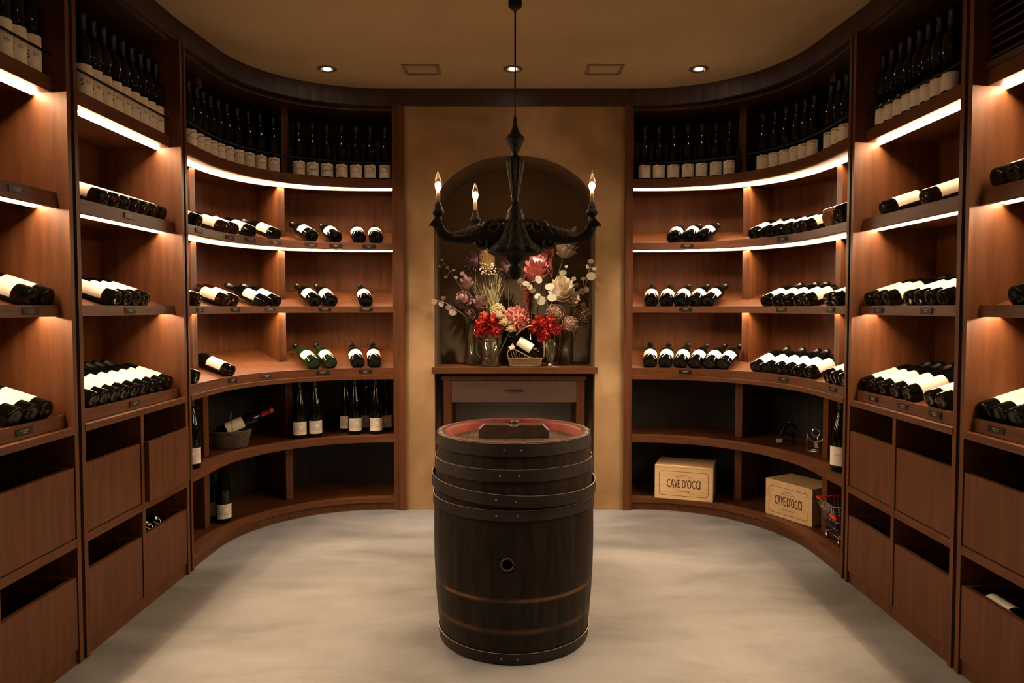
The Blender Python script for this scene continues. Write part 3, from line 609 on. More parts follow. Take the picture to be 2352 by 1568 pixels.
    def hoop(z0,z1,dr,tilt=(0,0),rivets=(-.030,.026),mv=0):
        mb=MB(); n=150; P=[(brad(z0)+dr-.001,z0),(brad(z0)+dr+.0022,z0),(brad(z1)+dr+.0026,z1),(brad(z1)+dr+.0002,z1+.0003)]
        vs=[]
        for i in range(n):
            a=2*pi*i/n
            for R,z in P: x=R*cos(a); y=R*sin(a); vs.append((BX+x,BY+y,z+tilt[0]*x+tilt[1]*y))
        mb.add(vs,[(i*4+j,i*4+(j+1)%4,((i+1)%n)*4+(j+1)%4,((i+1)%n)*4+j) for i in range(n) for j in (0,1,3)],0,False)
        o_=len(mb.v)-n*4; mb.f+=[(o_+i*4+2,o_+i*4+3,o_+((i+1)%n)*4+3,o_+((i+1)%n)*4+2) for i in range(n)]; mb.m+=[1]*n; mb.sm+=[False]*n
        # overlapping end of the band
        vs=[]; K=8
        for i in range(K+1):
            a=-pi/2-.2+.36*i/K+mv
            for z in (z0+.0015,z1-.0015):
                R=brad(z)+dr+.0038; x=R*cos(a);y=R*sin(a); vs.append((BX+x,BY+y,z+tilt[0]*x+tilt[1]*y))
        mb.add(vs,[(2*i,2*i+1,2*i+3,2*i+2) for i in range(K)],0,True)
        h=part('hoop',mb,['hoop','hoop_edge'],r)
        for xr in rivets:
            a=-pi/2+xr/.27+mv; zc=(z0+z1)/2; R=brad(zc)+dr+.0036; x=R*cos(a);y=R*sin(a)
            part('rivet',MB().sphere((BX+x,BY+y,zc+tilt[0]*x+tilt[1]*y),.0042,10,6,sc=(1,.8,1)),'rivet',h)
    hoop(.683,.7245,.0012,rivets=(-.030,.022)); hoop(.602,.642,.0015,rivets=(-.042,.016)); hoop(.534,.571,.008,(-.047,.03),(-.052,.006)); hoop(.478,.512,.0015,rivets=(-.052,.012)); hoop(.004,.040,.0015,rivets=(-.040,.012))
build_barrel()

# ================================================================ CHANDELIER
M['bronze']=mat('blackened_carved_wood',(.0035,.0036,.0045),.55,metal=0,spec=.18,col2=(.008,.0075,.008),scale=30,bump=.6,bscale=90)
M['lit_carving']=mat('golden_lit_carving',(.012,.009,.007),.38,spec=.6,col2=(.05,.032,.018),scale=60)  # golden light on the scrolls, put into a paler carving colour
M['bulbglass']=clearglass('bulb_glass',(1,.96,.9),.10)
M['candle']=mat('candle_sleeve',(.55,.42,.30),.5)
def build_chandelier():
    X,Y=.008,2.55; Z=lambda v:1.589-(v-427)*.001532; S=.001545
    r=root('chandelier',(X,Y,Z(643)),'black carved chandelier with lit candle bulbs hanging above the barrel','chandelier')
    prof=[(270,2.5),(278,4),(285,4.5),(292,5),(300,8),(308,11),(312,15),(316,20),(321,22),(326,19),(333,17),(345,12),(352,8),(357,6)]
    part('finial',MB().lathe([(w*S,Z(v)) for v,w in prof],28,(X,Y,0)),'bronze',r)
    fl=[(357,6),(360,8),(364,16),(369,21),(385,19.5),(400,17),(430,12),(460,7.5),(470,7)]
    part('fluted_stem',MB().lathe([(w*S,Z(v)) for v,w in fl],96,(X,Y,0),wob=lambda a,z:(1-.10*abs(sin(a*6))) ),'bronze',r)
    lo=[(470,7),(475,10),(480,13),(484,17),(488,15),(493,20),(498,18),(503,22),(508,20),(512,24),(520,26),(535,31),(550,38),(560,46),(567,55),(575,58),(581,56),(587,46),(590,24),(596,20),(604,13),(610,11),(614,15),(619,19),(626,18),(633,13),(638,11),(641,7),(644,0.01)]
    def wob(a,z): return 1+.10*abs(cos(a*4))*(1 if z<Z(508) and z>Z(590) else .2)
    part('turned_body',MB().lathe([(w*S,Z(v)) for v,w in lo],64,(X,Y,0),wob=wob),'bronze',r)
    part('cable',MB().tube([(X,Y,Z(272)),(X,Y,Z(20))],.0032,8),'black_metal',r)
    part('ceiling_hook',MB().lathe([(.004,-.012),(.010,-.004),(.023,.006),(.024,.012),(.024,.10),(.010,.115),(.008,.183)],24,(X,Y,2.201)),'black_metal',r)
    # arm in (radial px, v px, half height px)
    armp=[(18,540,22),(40,543,27),(60,540,25),(78,541,25),(95,541,22),(112,543,18),(130,545,14),(148,545,11),(160,541,11),(169,533,12),(174,523,12),(177,514,11)]
    def arm(ang,lit=True):
        c,s=cos(ang),sin(ang); T=lambda rp,v,side=0:(X+c*rp*S-s*side*S, Y+s*rp*S+c*side*S, Z(v))
        pts=[];rs=[]
        for i in range(len(armp)-1):
            for k in range(3):
                t=k/3; a,b=armp[i],armp[i+1]; pts.append(T(a[0]+(b[0]-a[0])*t,a[1]+(b[1]-a[1])*t)); rs.append((a[2]+(b[2]-a[2])*t)*S)
        mb=MB().tube(pts,rs,14,sq=.62)
        # carved scrolls: upper curl, lower volute, leaf lip
        main=mb; mb=MB()
        def spiral(cx,cv,r0,turns,d,side,th):
            P=[];R=[]
            for i in range(26):
                t=i/25; a=d*turns*2*pi*t; rr=r0*(1-.8*t); P.append(T(cx+rr*cos(a),cv+rr*sin(a)*.9,side)); R.append(th*S*(1-.5*t))
            mb.tube(P,R,6)
        for side in (-13,0,13):
            spiral(52,524,21,1.3,-1,side,4.2); spiral(84,530,13,1.1,1,side*.8,3.2)
            spiral(74,558,17,1.2,1,side*.8,5.0); spiral(30,520,20,1.2,-1,side,4.5)
        for k in range(7):      # feathered ridges along the leaf
            side=(-9+3*k); mb.tube([T(60+10*j,530-4*sin(j*.8)+1.5*j,side) for j in range(9)],[2.6*S]*9,5)
        main.tube([T(177,516),T(180,510),T(184,506)],[11*S,15*S,20*S],12,sq=.9)
        a_=part('arm',main,'bronze',r); part('carved_leaf',mb,'lit_carving',a_)
        cx,cy,_=T(176,0)
        cup=[(512,7),(508,8.5),(503,5.5),(498,6),(494,11),(490,13.5),(486,14),(482,11),(478,9),(473,9),(470,7),(466,6.5),(464,5)]
        part('candle_cup',MB().lathe([(w*S,Z(v)) for v,w in cup],20,(cx,cy,0)),'bronze',a_)
        part('candle_sleeve',MB().lathe([(4.6*S,Z(466)),(4.6*S,Z(443)),(3.5*S,Z(441))],16,(cx,cy,0)),'candle',a_)
        part('bulb',MB().lathe([(4*S,Z(441)),(6*S,Z(437)),(9*S,Z(429)),(9.3*S,Z(422)),(7.5*S,Z(412)),(4.5*S,Z(403)),(2*S,Z(397)),(.8*S,Z(392))],20,(cx,cy,0)),'bulbglass',a_)
        part('filament',MB().sphere((cx,cy,Z(427)),.0105,12,8,sc=(1,1,1.45)),'filament',a_)
    for a in (0.03,radians(90.5),radians(124),pi-.02): arm(a)
build_chandelier()

# ================================================================ CEILING FITTINGS
M['trim_ring']=mat('downlight_ring',(.10,.07,.045),.4)
M['vent_frame']=mat('vent_frame_brown',(.20,.13,.07),.6)
def downlight(x,y,label,power,size=66,blend=1,tilt=0):
    r=root('ceiling_downlight',(x,y,ZC),label,'ceiling light','round recessed downlights in the ceiling')
    part('ring',MB().lathe([(.030,-.004),(.046,-.006),(.050,-.002),(.050,0)],28,(x,y,ZC),cap=False),'trim_ring',r)
    part('reflector',MB().lathe([(.030,-.004),(.026,.0-.0015),(.0001,-.0015)],24,(x,y,ZC),cap=False),'trim_ring',r)
    part('bulb',MB().lathe([(.019,-.0035),(.012,-.008),(.0001,-.010)],20,(x,y,ZC),cap=False),'lampface',r)
    for dx in (-1,1): part('clip',MB().box(x+dx*.034-.004,x+dx*.034+.004,y-.006,y+.006,ZC-.012,ZC-.004),'trim_ring',r)
    ld=bpy.data.lights.new('downlight_beam','SPOT'); ld.energy=power; ld.color=SPOT_COL; ld.spot_size=radians(size); ld.spot_blend=blend; ld.shadow_soft_size=.025
    lo=bpy.data.objects.new('downlight_beam',ld); COL.objects.link(lo); lo.parent=r; lo.location=(0,0,-.014); lo.rotation_euler=(radians(tilt),0,0)
LW=('left','middle','right')
for i,x in enumerate((-.954,0,.954)):
    downlight(x,3.74,'%s lit downlight of the three along the back of the ceiling'%LW[i],SPOT_W*(2.9 if i==1 else 2.6),54,.8,15 if i==1 else 4)
for yy,nm,k in ((1.75,'above the front of the barrel',1.0),(0.1,'above the near end of the room',.8)):  # two rows added out of view to light the floor and barrel
    for i,x in enumerate((-.5,.5)):
        downlight(x,yy,'%s added unseen downlight %s'%(('left','right')[i],nm),SPOT_W*k)
for i,x in enumerate((-.47,.47)):
    y=3.75; r=root('ceiling_vent',(x,y,ZC),'%s small rectangular ceiling vent between the downlights'%('left','right')[i],'vent','ceiling vents')
    a,b,t=.095,.078,.016; mb=MB()
    mb.box(x-a,x+a,y-b,y-b+t,ZC-.006,ZC).box(x-a,x+a,y+b-t,y+b,ZC-.006,ZC).box(x-a,x-a+t,y-b+t,y+b-t,ZC-.006,ZC).box(x+a-t,x+a,y-b+t,y+b-t,ZC-.006,ZC)
    part('frame',mb,'vent_frame',r)
    part('panel',MB().box(x-a+t+.004,x+a-t-.004,y-b+t+.006,y+b-t-.006,ZC-.004,ZC),'ceil',r)

# ================================================================ NICHE: shelf, console, vases
SZ=.820
sh=solo('niche_shelf',MB().box(NX-.470,NX+.470,4.055,YW+ND-.002,SZ-.034,SZ),'wood_h','walnut shelf board across the arched niche, carrying the vases','shelf',(NX,4.3,SZ-.034))
def console():
    y0,y1=4.13,4.50; x0,x1=-.400,.414; T=.768
    r=root('console_table',((x0+x1)/2,4.3,0),'brown console table with one drawer under the niche shelf, behind the barrel','table')
    part('table_top',MB().box(x0-.012,x1+.012,y0-.008,y1,T-.026,T),'wood_v',r,bevel=.002)
    for x in (x0,x1-.045):
        for y in (y0,y1-.045): part('leg',MB().box(x,x+.045,y,y+.045,0,T-.0265),'wood_v',r)
    for x in (x0+.046,x1-.048): part('side_rail',MB().box(x-.001 if x<0 else x-.018,x+.020 if x<0 else x+.002,y0+.046,y1-.046,.61,T-.0265),'wood_v',r)
    d=part('drawer',MB().box(x0+.047,x1-.047,y0-.002,y0+.30,.614,T-.030),'console_front',r,bevel=.0015)
    hb=MB().tube([(-.044,y0-.018,.684),(.056,y0-.018,.684)],.004,8)
    for x in (-.038,.050): hb.tube([(x,y0-.018,.684),(x,y0-.003,.684)],.003,6)
    part('handle',hb,'black_metal',d)
    part('back_panel',MB().box(x0+.046,x1-.046,y1-.02,y1-.008,.05,.60),'console_back',r)
M['console_front']=mat('console_brown_veneer',(.075,.045,.036),.5,col2=(.10,.062,.050),scale=5,stretch=(1,8,8))
M['console_back']=mat('grey_board',(.16,.145,.14),.6)
console()

M['vaseglass']=clearglass('vase_glass',(.97,.98,.96),.16)
M['smokeglass']=clearglass('smoky_vase_glass',(.35,.33,.33),.16)
M['water']=clearglass('vase_water',(.86,.86,.80),.05)
M['stem']=mat('flower_stem',(.10,.12,.04),.6)
M['stem_dry']=mat('dried_stem',(.30,.24,.10),.7)
M['leaf_dry']=mat('dried_leaf',(.36,.30,.13),.7,col2=(.20,.17,.06),scale=20)
M['euca']=mat('pale_eucalyptus_leaf',(.55,.50,.38),.6,col2=(.42,.38,.28),scale=20)
M['euca2']=mat('pinkish_eucalyptus_leaf',(.42,.30,.24),.6,col2=(.30,.22,.17),scale=20)
M['p_pink']=mat('pink_bract',(.70,.26,.24),.6,col2=(.5,.13,.12),scale=12)
M['p_white']=mat('white_dome',(.8,.76,.72),.7)
M['p_cream']=mat('cream_petal',(.82,.72,.54),.6,col2=(.7,.58,.42),scale=14)
M['p_mauve']=mat('mauve_bract',(.46,.27,.25),.6,col2=(.27,.15,.14),scale=14)
M['p_olive']=mat('olive_bract',(.45,.40,.28),.6,col2=(.34,.26,.19),scale=14)
M['p_rust']=mat('rust_leaf',(.30,.06,.02),.6,col2=(.16,.03,.015),scale=14)
M['red']=mat('red_petal',(.55,.02,.012),.5,col2=(.35,.012,.010),scale=20)
M['orange']=mat('orange_red_petal',(.55,.10,.03),.5)
M['dahlia']=mat('dusty_pink_petal',(.58,.16,.12),.55,col2=(.70,.32,.26),scale=18)
M['rose_cream']=mat('cream_rose_petal',(.80,.68,.46),.55)
M['tan']=mat('dried_brown_floret',(.30,.19,.12),.7,col2=(.40,.24,.18),scale=40)
M['tan2']=mat('dried_olive_floret',(.27,.19,.10),.7,col2=(.18,.12,.06),scale=40)
M['green_cream']=mat('green_cream_floret',(.50,.42,.18),.7,col2=(.6,.5,.28),scale=40)
M['banksia']=mat('yellow_banksia',(.62,.42,.14),.6,col2=(.72,.58,.30),scale=20)
M['dark_head']=mat('dark_seed_head',(.07,.03,.02),.8,col2=(.14,.05,.04),scale=30)
M['cork']=mat('dark_wine_base',(.05,.03,.02),.3)

def petal(mb, base, dirv, up, L, w, curl=0., mi=0, tip=.0, cup=.0):
    """solid leaf/petal: 5 rows, widest mid-way"""
    d=Vector(dirv).normalized(); u=Vector(up); u=(u-d*u.dot(d)).normalized(); s=d.cross(u)
    rows=[(0,.35),(.3,.85),(.6,1),(.85,.7),(1,tip)]
    vs=[]; th=w*.05
    for sgn in (0,1):
        for t,ww in rows:
            c=Vector(base)+d*(L*t*(1-.3*curl*t*abs(curl)))+u*(curl*L*t*t)+u*(sgn*th)
            for k in (-1,0,1): vs.append(c+s*(k*w*.5*ww)+u*(cup*w*abs(k)*ww))
    fs=[]
    for i in range(4):
        for k in range(2):
            a=i*3+k; fs.append((a,a+1,a+4,a+3)); fs.append((15+a,15+a+3,15+a+4,15+a+1))
        fs.append((i*3,i*3+3,15+i*3+3,15+i*3)); fs.append((i*3+2,15+i*3+2,15+i*3+5,i*3+5))
    mb.add(vs,fs,mi,True)
def stemtube(p0,p1,rad=.0022,bend=.0):
    p0,p1=Vector(p0),Vector(p1); P=[]
    for i in range(9):
        t=i/8; q=p0.lerp(p1,t); q.z+=0; q.x+=bend*sin(pi*t); P.append(tuple(q))
    return MB().tube(P,rad,6)
def flower(name,label,cat,head,foot,builder,stemmat='stem',srad=.0022,bend=0,group=None,partname='bloom',mats=None):
    r=root(name,tuple(foot),label,cat,group)
    part('stem',stemtube(foot,head,srad,bend),stemmat,r)
    mb=MB(); builder(mb,Vector(head)); part(partname,mb,mats,r); return r
def axis_frame(ax):
    ax=Vector(ax).normalized(); a=Vector((0,0,1)) if abs(ax.z)<.9 else Vector((1,0,0)); b=ax.cross(a).normalized(); return ax,b,ax.cross(b)
def protea(R,H,ax,rings=4,per=14,open_=.35,dome=None,w=.42,tipin=.25):
    def f(mb,c):
        A,b,d=axis_frame(ax); base=c-A*H*.45
        for k in range(rings):
            t=k/(rings-1) if rings>1 else 0
            for j in range(per):
                an=2*pi*(j+.5*(k%2))/per+random.uniform(-.08,.08); rad=(b*cos(an)+d*sin(an))
                rr=R*(.25+.45*(1-t)); out=open_+(.80)*(1-t)
                petal(mb, base+rad*rr*.55+A*H*.08*k, A+rad*out, -rad, H*(.55+.40*t)*random.uniform(.92,1.06), R*w*1.15, curl=.10+.12*tipin, mi=0, tip=.08, cup=.12)
        if dome:
            o=len(mb.v); mb.sphere((0,0,0),R*.50,16,10,1,(1,1,1.35))
            mt=Matrix.Translation(base+A*H*.66)@A.to_track_quat('Z','Y').to_matrix().to_4x4(); mb.xf(mt,o)
        mb.lathe([(R*.22,-.0),(R*.5,H*.18)],12,tuple(base-Vector((0,0,H*.03))),0)
    return f
def pompom(R,n,w,L,mi2=0,flat=1.0,open_=.5):
    def f(mb,c):
        mb.sphere(tuple(c),R*.72,14,10,0,(1,1,flat))
        for i in range(n):
            z=1-2*(i+.5)/n; rr=math.sqrt(1-z*z); a=i*2.39996
            d=Vector((rr*cos(a),rr*sin(a),z*flat)); 
            up=Vector((random.uniform(-1,1),random.uniform(-1,1),random.uniform(-1,1)))
            petal(mb,c+d*R*.62,d+up*.35,up,L*R*random.uniform(.85,1.15),w*R,curl=random.uniform(-.3,.4),mi=0,tip=.5,cup=.15)
    return f
def floretball(R,n,s):
    def f(mb,c):
        mb.sphere(tuple(c),R*.72,12,8,0)
        for i in range(n):
            z=1-2*(i+.5)/n; rr=math.sqrt(1-z*z); a=i*2.39996
            d=Vector((rr*cos(a),rr*sin(a),z))*random.uniform(.78,1.04)
            mb.sphere(tuple(c+d*R),s*R*random.uniform(.8,1.2),5,4,0)
    return f
def rose(R,layers=4):
    def f(mb,c):
        mb.sphere(tuple(c),R*.5,12,8,0)
        for k in range(layers):
            n=5+k
            for j in range(n):
                a=2*pi*(j+.5*k)/n+random.uniform(-.1,.1); el=.9-.45*k
                d=Vector((cos(a)*cos(el),sin(a)*cos(el),sin(el)))
                petal(mb,c+Vector((0,0,-R*.45)),Vector((d.x,d.y,max(.25,1.5-.4*k))),-Vector((d.x,d.y,0.01)),R*(1.35-.05*k),R*1.05,curl=.30-.10*k,tip=.7,cup=.25)
    return f
FY=4.28
def P(u,v,dy=0): return at(u,v,FY+dy)
# vases -----------------------------------------------------------
def vase(label,u,R,Hh,dy,prof,glass='vaseglass',water=None,handle=False,name='glass_vase'):
    p=P(u,840,dy); c=(p.x,p.y,SZ)
    r=root(name,c,label,'vase')
    outer=[(a*R,b*Hh) for a,b in prof]; inner=[(max(.0001,a*R-.003),max(.006,b*Hh)) for a,b in prof[::-1]]
    part('vase_body',MB().lathe([(.0001,.0006)]+[(outer[0][0],.0006)]+outer[1:]+inner+[(.0001,.006)],28,c,cap=False),glass,r)
    if water:
        part('water',MB().lathe([(.0001,.008)]+[(a*R-.0045,max(.008,b*Hh)) for a,b in prof if b<=water]+[(.0001,water*Hh)],24,c,cap=False),'water',r)
    if handle:
        part('handle',MB().tube([(c[0]-R*.95,c[1],c[2]+Hh*.86),(c[0]-R*1.3,c[1],c[2]+Hh*.9),(c[0]-R*1.5,c[1],c[2]+Hh*.7),(c[0]-R*1.45,c[1],c[2]+Hh*.45),(c[0]-R*1.0,c[1],c[2]+Hh*.3)],.003,8),glass,r)
    return Vector(c)
VS={}
straight=[(1,0),(1,.05),(1,1)]
VS['tall']=vase('tall straight glass vase at the left end of the niche shelf',1088,.050,.245,-.02,[(.98,0),(1,.03),(1,1)],water=.15)
VS['jug']=vase('clear glass jug with water, second vase from left on the niche shelf',1127,.058,.165,-.12,[(.95,0),(1,.04),(1,.35),(.86,.8),(.80,.92),(.86,1)],water=.45,handle=True,name='glass_jug')
VS['smoke']=vase('dark smoky glass vase between the jug and the wicker basket',1165,.048,.19,.02,[(.8,0),(1,.12),(1,.45),(.75,.8),(.80,1)],glass='smokeglass')
VS['cut']=vase('fluted glass vase right of the wicker basket, under the red flowers',1264,.050,.16,-.10,[(.45,0),(.5,.06),(.35,.12),(.7,.35),(.85,.6),(.95,1)],water=.5)
VS['cyl']=vase('tall glass cylinder vase at the right end of the niche shelf',1298,.050,.235,.02,[(.98,0),(1,.03),(1,1)],water=.15)
VS['back']=vase('dark red glass vase standing behind the wicker basket',1207,.075,.33,.12,[(.6,0),(.95,.2),(1,.5),(.7,.85),(.8,1)],glass='redglass') if False else None
M['redglass']=clearglass('red_vase_glass',(.35,.05,.03),.14)
VS['back']=vase('dark red glass vase standing behind the wicker basket',1207,.070,.30,.09,[(.6,0),(.95,.2),(1,.5),(.7,.85),(.8,1)],glass='redglass')
def foot(k,dx=0,dy=0): v=VS[k]; return v+Vector((dx,dy,.012))
# big blooms
pn=Vector
flower('protea','large pink king protea with white centre, right of the chandelier foot','flower',P(1232,618,-.02),foot('back',.01,0),protea(.075,.155,(.12,-.45,1),4,15,.18,True),mats=['p_pink','p_white'],srad=.005)
flower('protea','large greyish-olive artichoke-like protea at the top right of the niche','flower',P(1303,565,.04),foot('back',.03,.01),protea(.085,.15,(.42,-.25,1),5,14,.10,None),mats=['p_olive'],srad=.005)
flower('protea','cream many-petalled protea in the middle right of the bouquet','flower',P(1290,668,-.06),foot('cyl',-.01,0),protea(.088,.13,(.05,-.75,.8),4,13,.35,None),mats=['p_cream'],srad=.004)
flower('protea','smaller cream protea just below the large cream one','flower',P(1313,686,-.03),foot('cyl',.01,.01),protea(.055,.085,(.3,-.8,.5),3,11,.35,None),mats=['p_cream'],srad=.004)
flower('protea','round mauve king protea facing forward at left of the bouquet','flower',P(1066,688,-.06),foot('tall',-.01,0),protea(.058,.085,(-.25,-.9,.45),4,16,.35,True),mats=['p_mauve','p_mauve'],srad=.004)
flower('protea','mauve protea bud above the round mauve one at left','flower',P(1070,650,-.02),foot('tall',0,.01),protea(.052,.08,(-.1,-.4,1),3,12,.12,None),mats=['p_mauve'],srad=.004)
flower('protea','dull brown-mauve protea right of the round mauve one','flower',P(1105,694,-.02),foot('tall',.01,0),protea(.060,.09,(.4,-.5,.9),3,14,.25,None),mats=['p_mauve'],srad=.004)
flower('protea','mauve protea head at the lowest left of the bouquet','flower',P(1078,722,-.04),foot('tall',-.02,0),protea(.045,.07,(-.2,-.8,.4),3,12,.2,None),mats=['p_mauve'],srad=.003)
def banksia(mb,c):
    for i in range(260):
        t=(i%26)/26; a=i*2.39996; d=Vector((cos(a),sin(a),.25)); rr=.030*(1-.3*t)
        petal(mb,c+Vector((d.x*rr*.5,d.y*rr*.5,-.06+.13*t)),d+Vector((0,0,.55)),-d,.050,.006,curl=.15,tip=.2)
    mb.sphere(tuple(c),.020,12,8,0,(1,1,2.8))
flower('banksia','yellow-orange banksia spike left of the chandelier foot','flower',P(1119,600,.0),foot('smoke',-.01,0),banksia,mats=['banksia'],srad=.004)
flower('seed_head','dark dried seed head left of the yellow banksia','flower',P(1092,605,.06),foot('tall',.015,.01),pompom(.065,120,.10,.55),mats=['dark_head'],srad=.003)
flower('seed_head','dark dried seed head between the banksia and the pink protea','flower',P(1168,622,.08),foot('smoke',.01,.015),pompom(.060,110,.10,.5),mats=['dark_head'],srad=.003)
def plume(mb,c):
    for i in range(16):
        a=random.uniform(-.6,.6); petal(mb,c+Vector((random.uniform(-.02,.04),random.uniform(-.01,.03),-.10+.012*i)),Vector((sin(a)*.5,random.uniform(-.3,.3),1)),Vector((random.uniform(-1,1),-1,.2)),.12,.03,curl=random.uniform(-.2,.2))
flower('leaf_plume','rust-red dried leaf plume behind the pink protea','dried leaves',P(1256,600,.06),foot('back',.02,.02),plume,mats=['p_rust'],srad=.003)
flower('leaf_plume','dark rust dried leaf plume low behind the pink dahlia','dried leaves',P(1212,705,.06),foot('back',-.01,.02),plume,mats=['p_rust'],srad=.003)
def sheaf(mb,c):
    for i in range(70):
        a=random.uniform(-.42,.36); L=random.uniform(.16,.34); b=c+Vector((random.uniform(-.03,.03),random.uniform(-.02,.03),-.26))
        mb.tube([b,b+Vector((sin(a)*L*.5,random.uniform(-.02,.02),L*.55)),b+Vector((sin(a)*L*1.05,random.uniform(-.04,.04),L))],[.0016,.0014,.0006],4)
    for i in range(9):
        a=random.uniform(-.6,.4); b=c+Vector((random.uniform(-.03,.04),-.02,-.18)); petal(mb,b+Vector((0,0,.03)),Vector((sin(a),0,1)),Vector((0,-1,.1)),random.uniform(.08,.15),.016,curl=random.uniform(-.2,.2))
flower('grass_sheaf','sheaf of golden dried grass in the centre left of the bouquet','dried grass',P(1128,650,-.02),foot('smoke',-.015,-.01),sheaf,stemmat='stem_dry',mats=['leaf_dry'],srad=.004,partname='blades')
# cluster flowers
flower('dahlia','dusty pink pompon dahlia in the centre above the basket handle','flower',P(1185,732,-.10),foot('jug',.02,.0),pompom(.078,190,.20,.42,flat=.95),mats=['dahlia'],srad=.003)
flower('hydrangea','greenish-cream flower head left above the pink dahlia','flower',P(1143,716,-.06),foot('jug',.0,.01),floretball(.046,150,.13),mats=['green_cream'],srad=.003)
for u,v,R,lb in ((1107,742,.030,'upper left'),(1104,757,.034,'lower left'),(1130,739,.038,'upper right'),(1137,755,.036,'lower right')):
    flower('red_flower','%s bright red ruffled flower in the glass jug'%lb,'flower',P(u,v,-.13),foot('jug',(u-1120)*.0006,-.01),pompom(R,60,.55,.75,open_=.3),mats=['red'],group='red flowers in the jug')
flower('red_flower','small orange-red flower peeping above the red ones in the jug','flower',P(1111,727,-.09),foot('jug',-.01,.01),pompom(.024,46,.5,.7),mats=['orange'])
for u,v,R,lb in ((1147,727,.030,'topmost'),(1159,742,.037,'middle'),(1173,757,.031,'lowest')):
    flower('cream_rose','%s of the three cream roses above the smoky vase'%lb,'flower',P(u,v,-.14),foot('jug',.015,-.012),rose(R),mats=['rose_cream'],group='cream roses')
for u,v,R,lb in ((1240,740,.032,'highest left'),(1262,738,.030,'highest right'),(1228,754,.026,'far left'),(1250,760,.034,'central'),(1276,755,.030,'far right'),(1246,776,.022,'lowest')):
    flower('red_flower','%s of the six red flowers in the fluted vase at right'%lb,'flower',P(u,v,-.12),foot('cut',(u-1255)*.0003,-.0),pompom(R,48,.6,.8),mats=['red'],group='red flowers in the fluted vase')
flower('allium','brownish pink allium ball left above the right red flowers','flower',P(1276,718,-.06),foot('cyl',-.015,0),floretball(.056,230,.085),mats=['tan'],srad=.003)
flower('allium','olive brown allium ball at the far right of the bouquet','flower',P(1333,724,-.0),foot('cyl',.02,0),floretball(.062,230,.085),mats=['tan2'],srad=.003)
flower('allium','brownish pink allium ball, lowest of the three','flower',P(1309,744,-.09),foot('cyl',.01,-.01),floretball(.048,200,.09),mats=['tan'],srad=.003)
flower('flower_spray','spray of tiny pale blossoms between the banksia and grass','flower',P(1108,615,-.06),foot('smoke',-.01,0),lambda mb,c:[mb.sphere(tuple(c+Vector((random.uniform(-.02,.09),random.uniform(-.02,.02),random.uniform(-.04,.03)))),random.uniform(.003,.007),6,4,0) for i in range(40)],mats=['p_cream'],srad=.0015,partname='blossoms')
# eucalyptus sprigs: main stem with round leaves at the seen places
def sprig(label,fk,pts,leaves,m,rad=.0018):
    f=foot(fk); r=root('eucalyptus_sprig',tuple(f),label,'foliage','eucalyptus sprigs')
    P0=[f]+[Vector(p) for p in pts]
    # smooth the path
    Q=[]
    for i in range(len(P0)-1):
        a=P0[max(i-1,0)];b=P0[i];c=P0[i+1];d=P0[min(i+2,len(P0)-1)]
        for k in range(5):
            t=k/5; Q.append(.5*((2*b)+(c-a)*t+(2*a-5*b+4*c-d)*t*t+(-a+3*b-3*c+d)*t**3))
    Q.append(P0[-1]); part('stem',MB().tube([tuple(q) for q in Q],rad,6),'stem_dry',r)
    for (u,v,R,dy) in leaves:
        c=P(u,v,dy); q=min(Q,key=lambda p:(p-c).length); mb=MB(); mb.tube([tuple(q),tuple(c)],.0012,4)
        R*=.86; nrm=Vector((random.uniform(-.9,.9),-1,random.uniform(-.8,.8))).normalized(); A,b,d=axis_frame(nrm); K=14; sc=random.uniform(.7,.95)
        vs=[c+A*.001+b*(R*cos(2*pi*k/K))+d*(R*sc*sin(2*pi*k/K))+A*(.12*R*cos(2*pi*k/K)) for k in range(K)]; vs+=[x-A*.0014 for x in vs]
        mb.add(vs,[tuple(range(K)),tuple(range(2*K-1,K-1,-1))]+[(k,k+K,(k+1)%K+K,(k+1)%K) for k in range(K)],0,False)
        part('leaf',mb,m,r)
px=.0026
sprig('drooping sprig of round pale leaves at the far left of the niche','tall',[P(1075,740,-.05),P(1050,712,-.12),P(1015,692,-.17),P(992,690,-.21)],[(997,693,8*px,-.215),(1013,698,9*px,-.17),(1040,717,12*px,-.13),(1030,706,8*px,-.12),(1018,684,7*px,-.16)],'euca2')
sprig('thin dark sprig with small leaves at the upper left of the niche','tall',[P(1070,690,.04),P(1045,640,.04),P(1020,605,.03)],[(1015,597,5*px,.03),(1028,614,5*px,.03),(1047,637,6*px,.02),(1042,620,5*px,.03),(1024,636,5*px,.03),(1062,628,6*px,-.02),(1010,612,4*px,.03)],'euca2')
sprig('white-leaved sprig crossing right of the chandelier foot','back',[P(1215,740,-.05),P(1205,690,-.14),P(1195,655,-.18)],[(1195,645,8*px,-.18),(1208,651,9*px,-.18),(1217,659,8*px,-.17),(1224,667,8*px,-.16),(1237,642,11*px,-.17)],'euca')
sprig('sprig of large white leaves in front of the cream protea','cut',[P(1262,720,-.12),P(1255,690,-.16),P(1262,655,-.16)],[(1262,658,13*px,-.18),(1276,672,11*px,-.18),(1268,683,12*px,-.19),(1243,690,13*px,-.15),(1235,680,9*px,-.12)],'euca')
sprig('tall sprig of round leaves at the upper right of the niche','cyl',[P(1325,700,.0),P(1345,655,-.15),P(1352,625,-.215),P(1357,602,-.215)],[(1357,600,8*px,-.215),(1358,634,12*px,-.215),(1349,612,6*px,-.21),(1365,617,6*px,-.215),(1340,640,7*px,-.05),(1335,668,9*px,-.05)],'euca')
sprig('short sprig with one round leaf above the cream protea','cyl',[P(1300,680,.03),P(1293,640,-.02)],[(1293,626,10*px,-.03),(1301,612,5*px,-.02),(1318,640,7*px,0),(1324,655,9*px,0),(1312,655,8*px,0)],'euca')
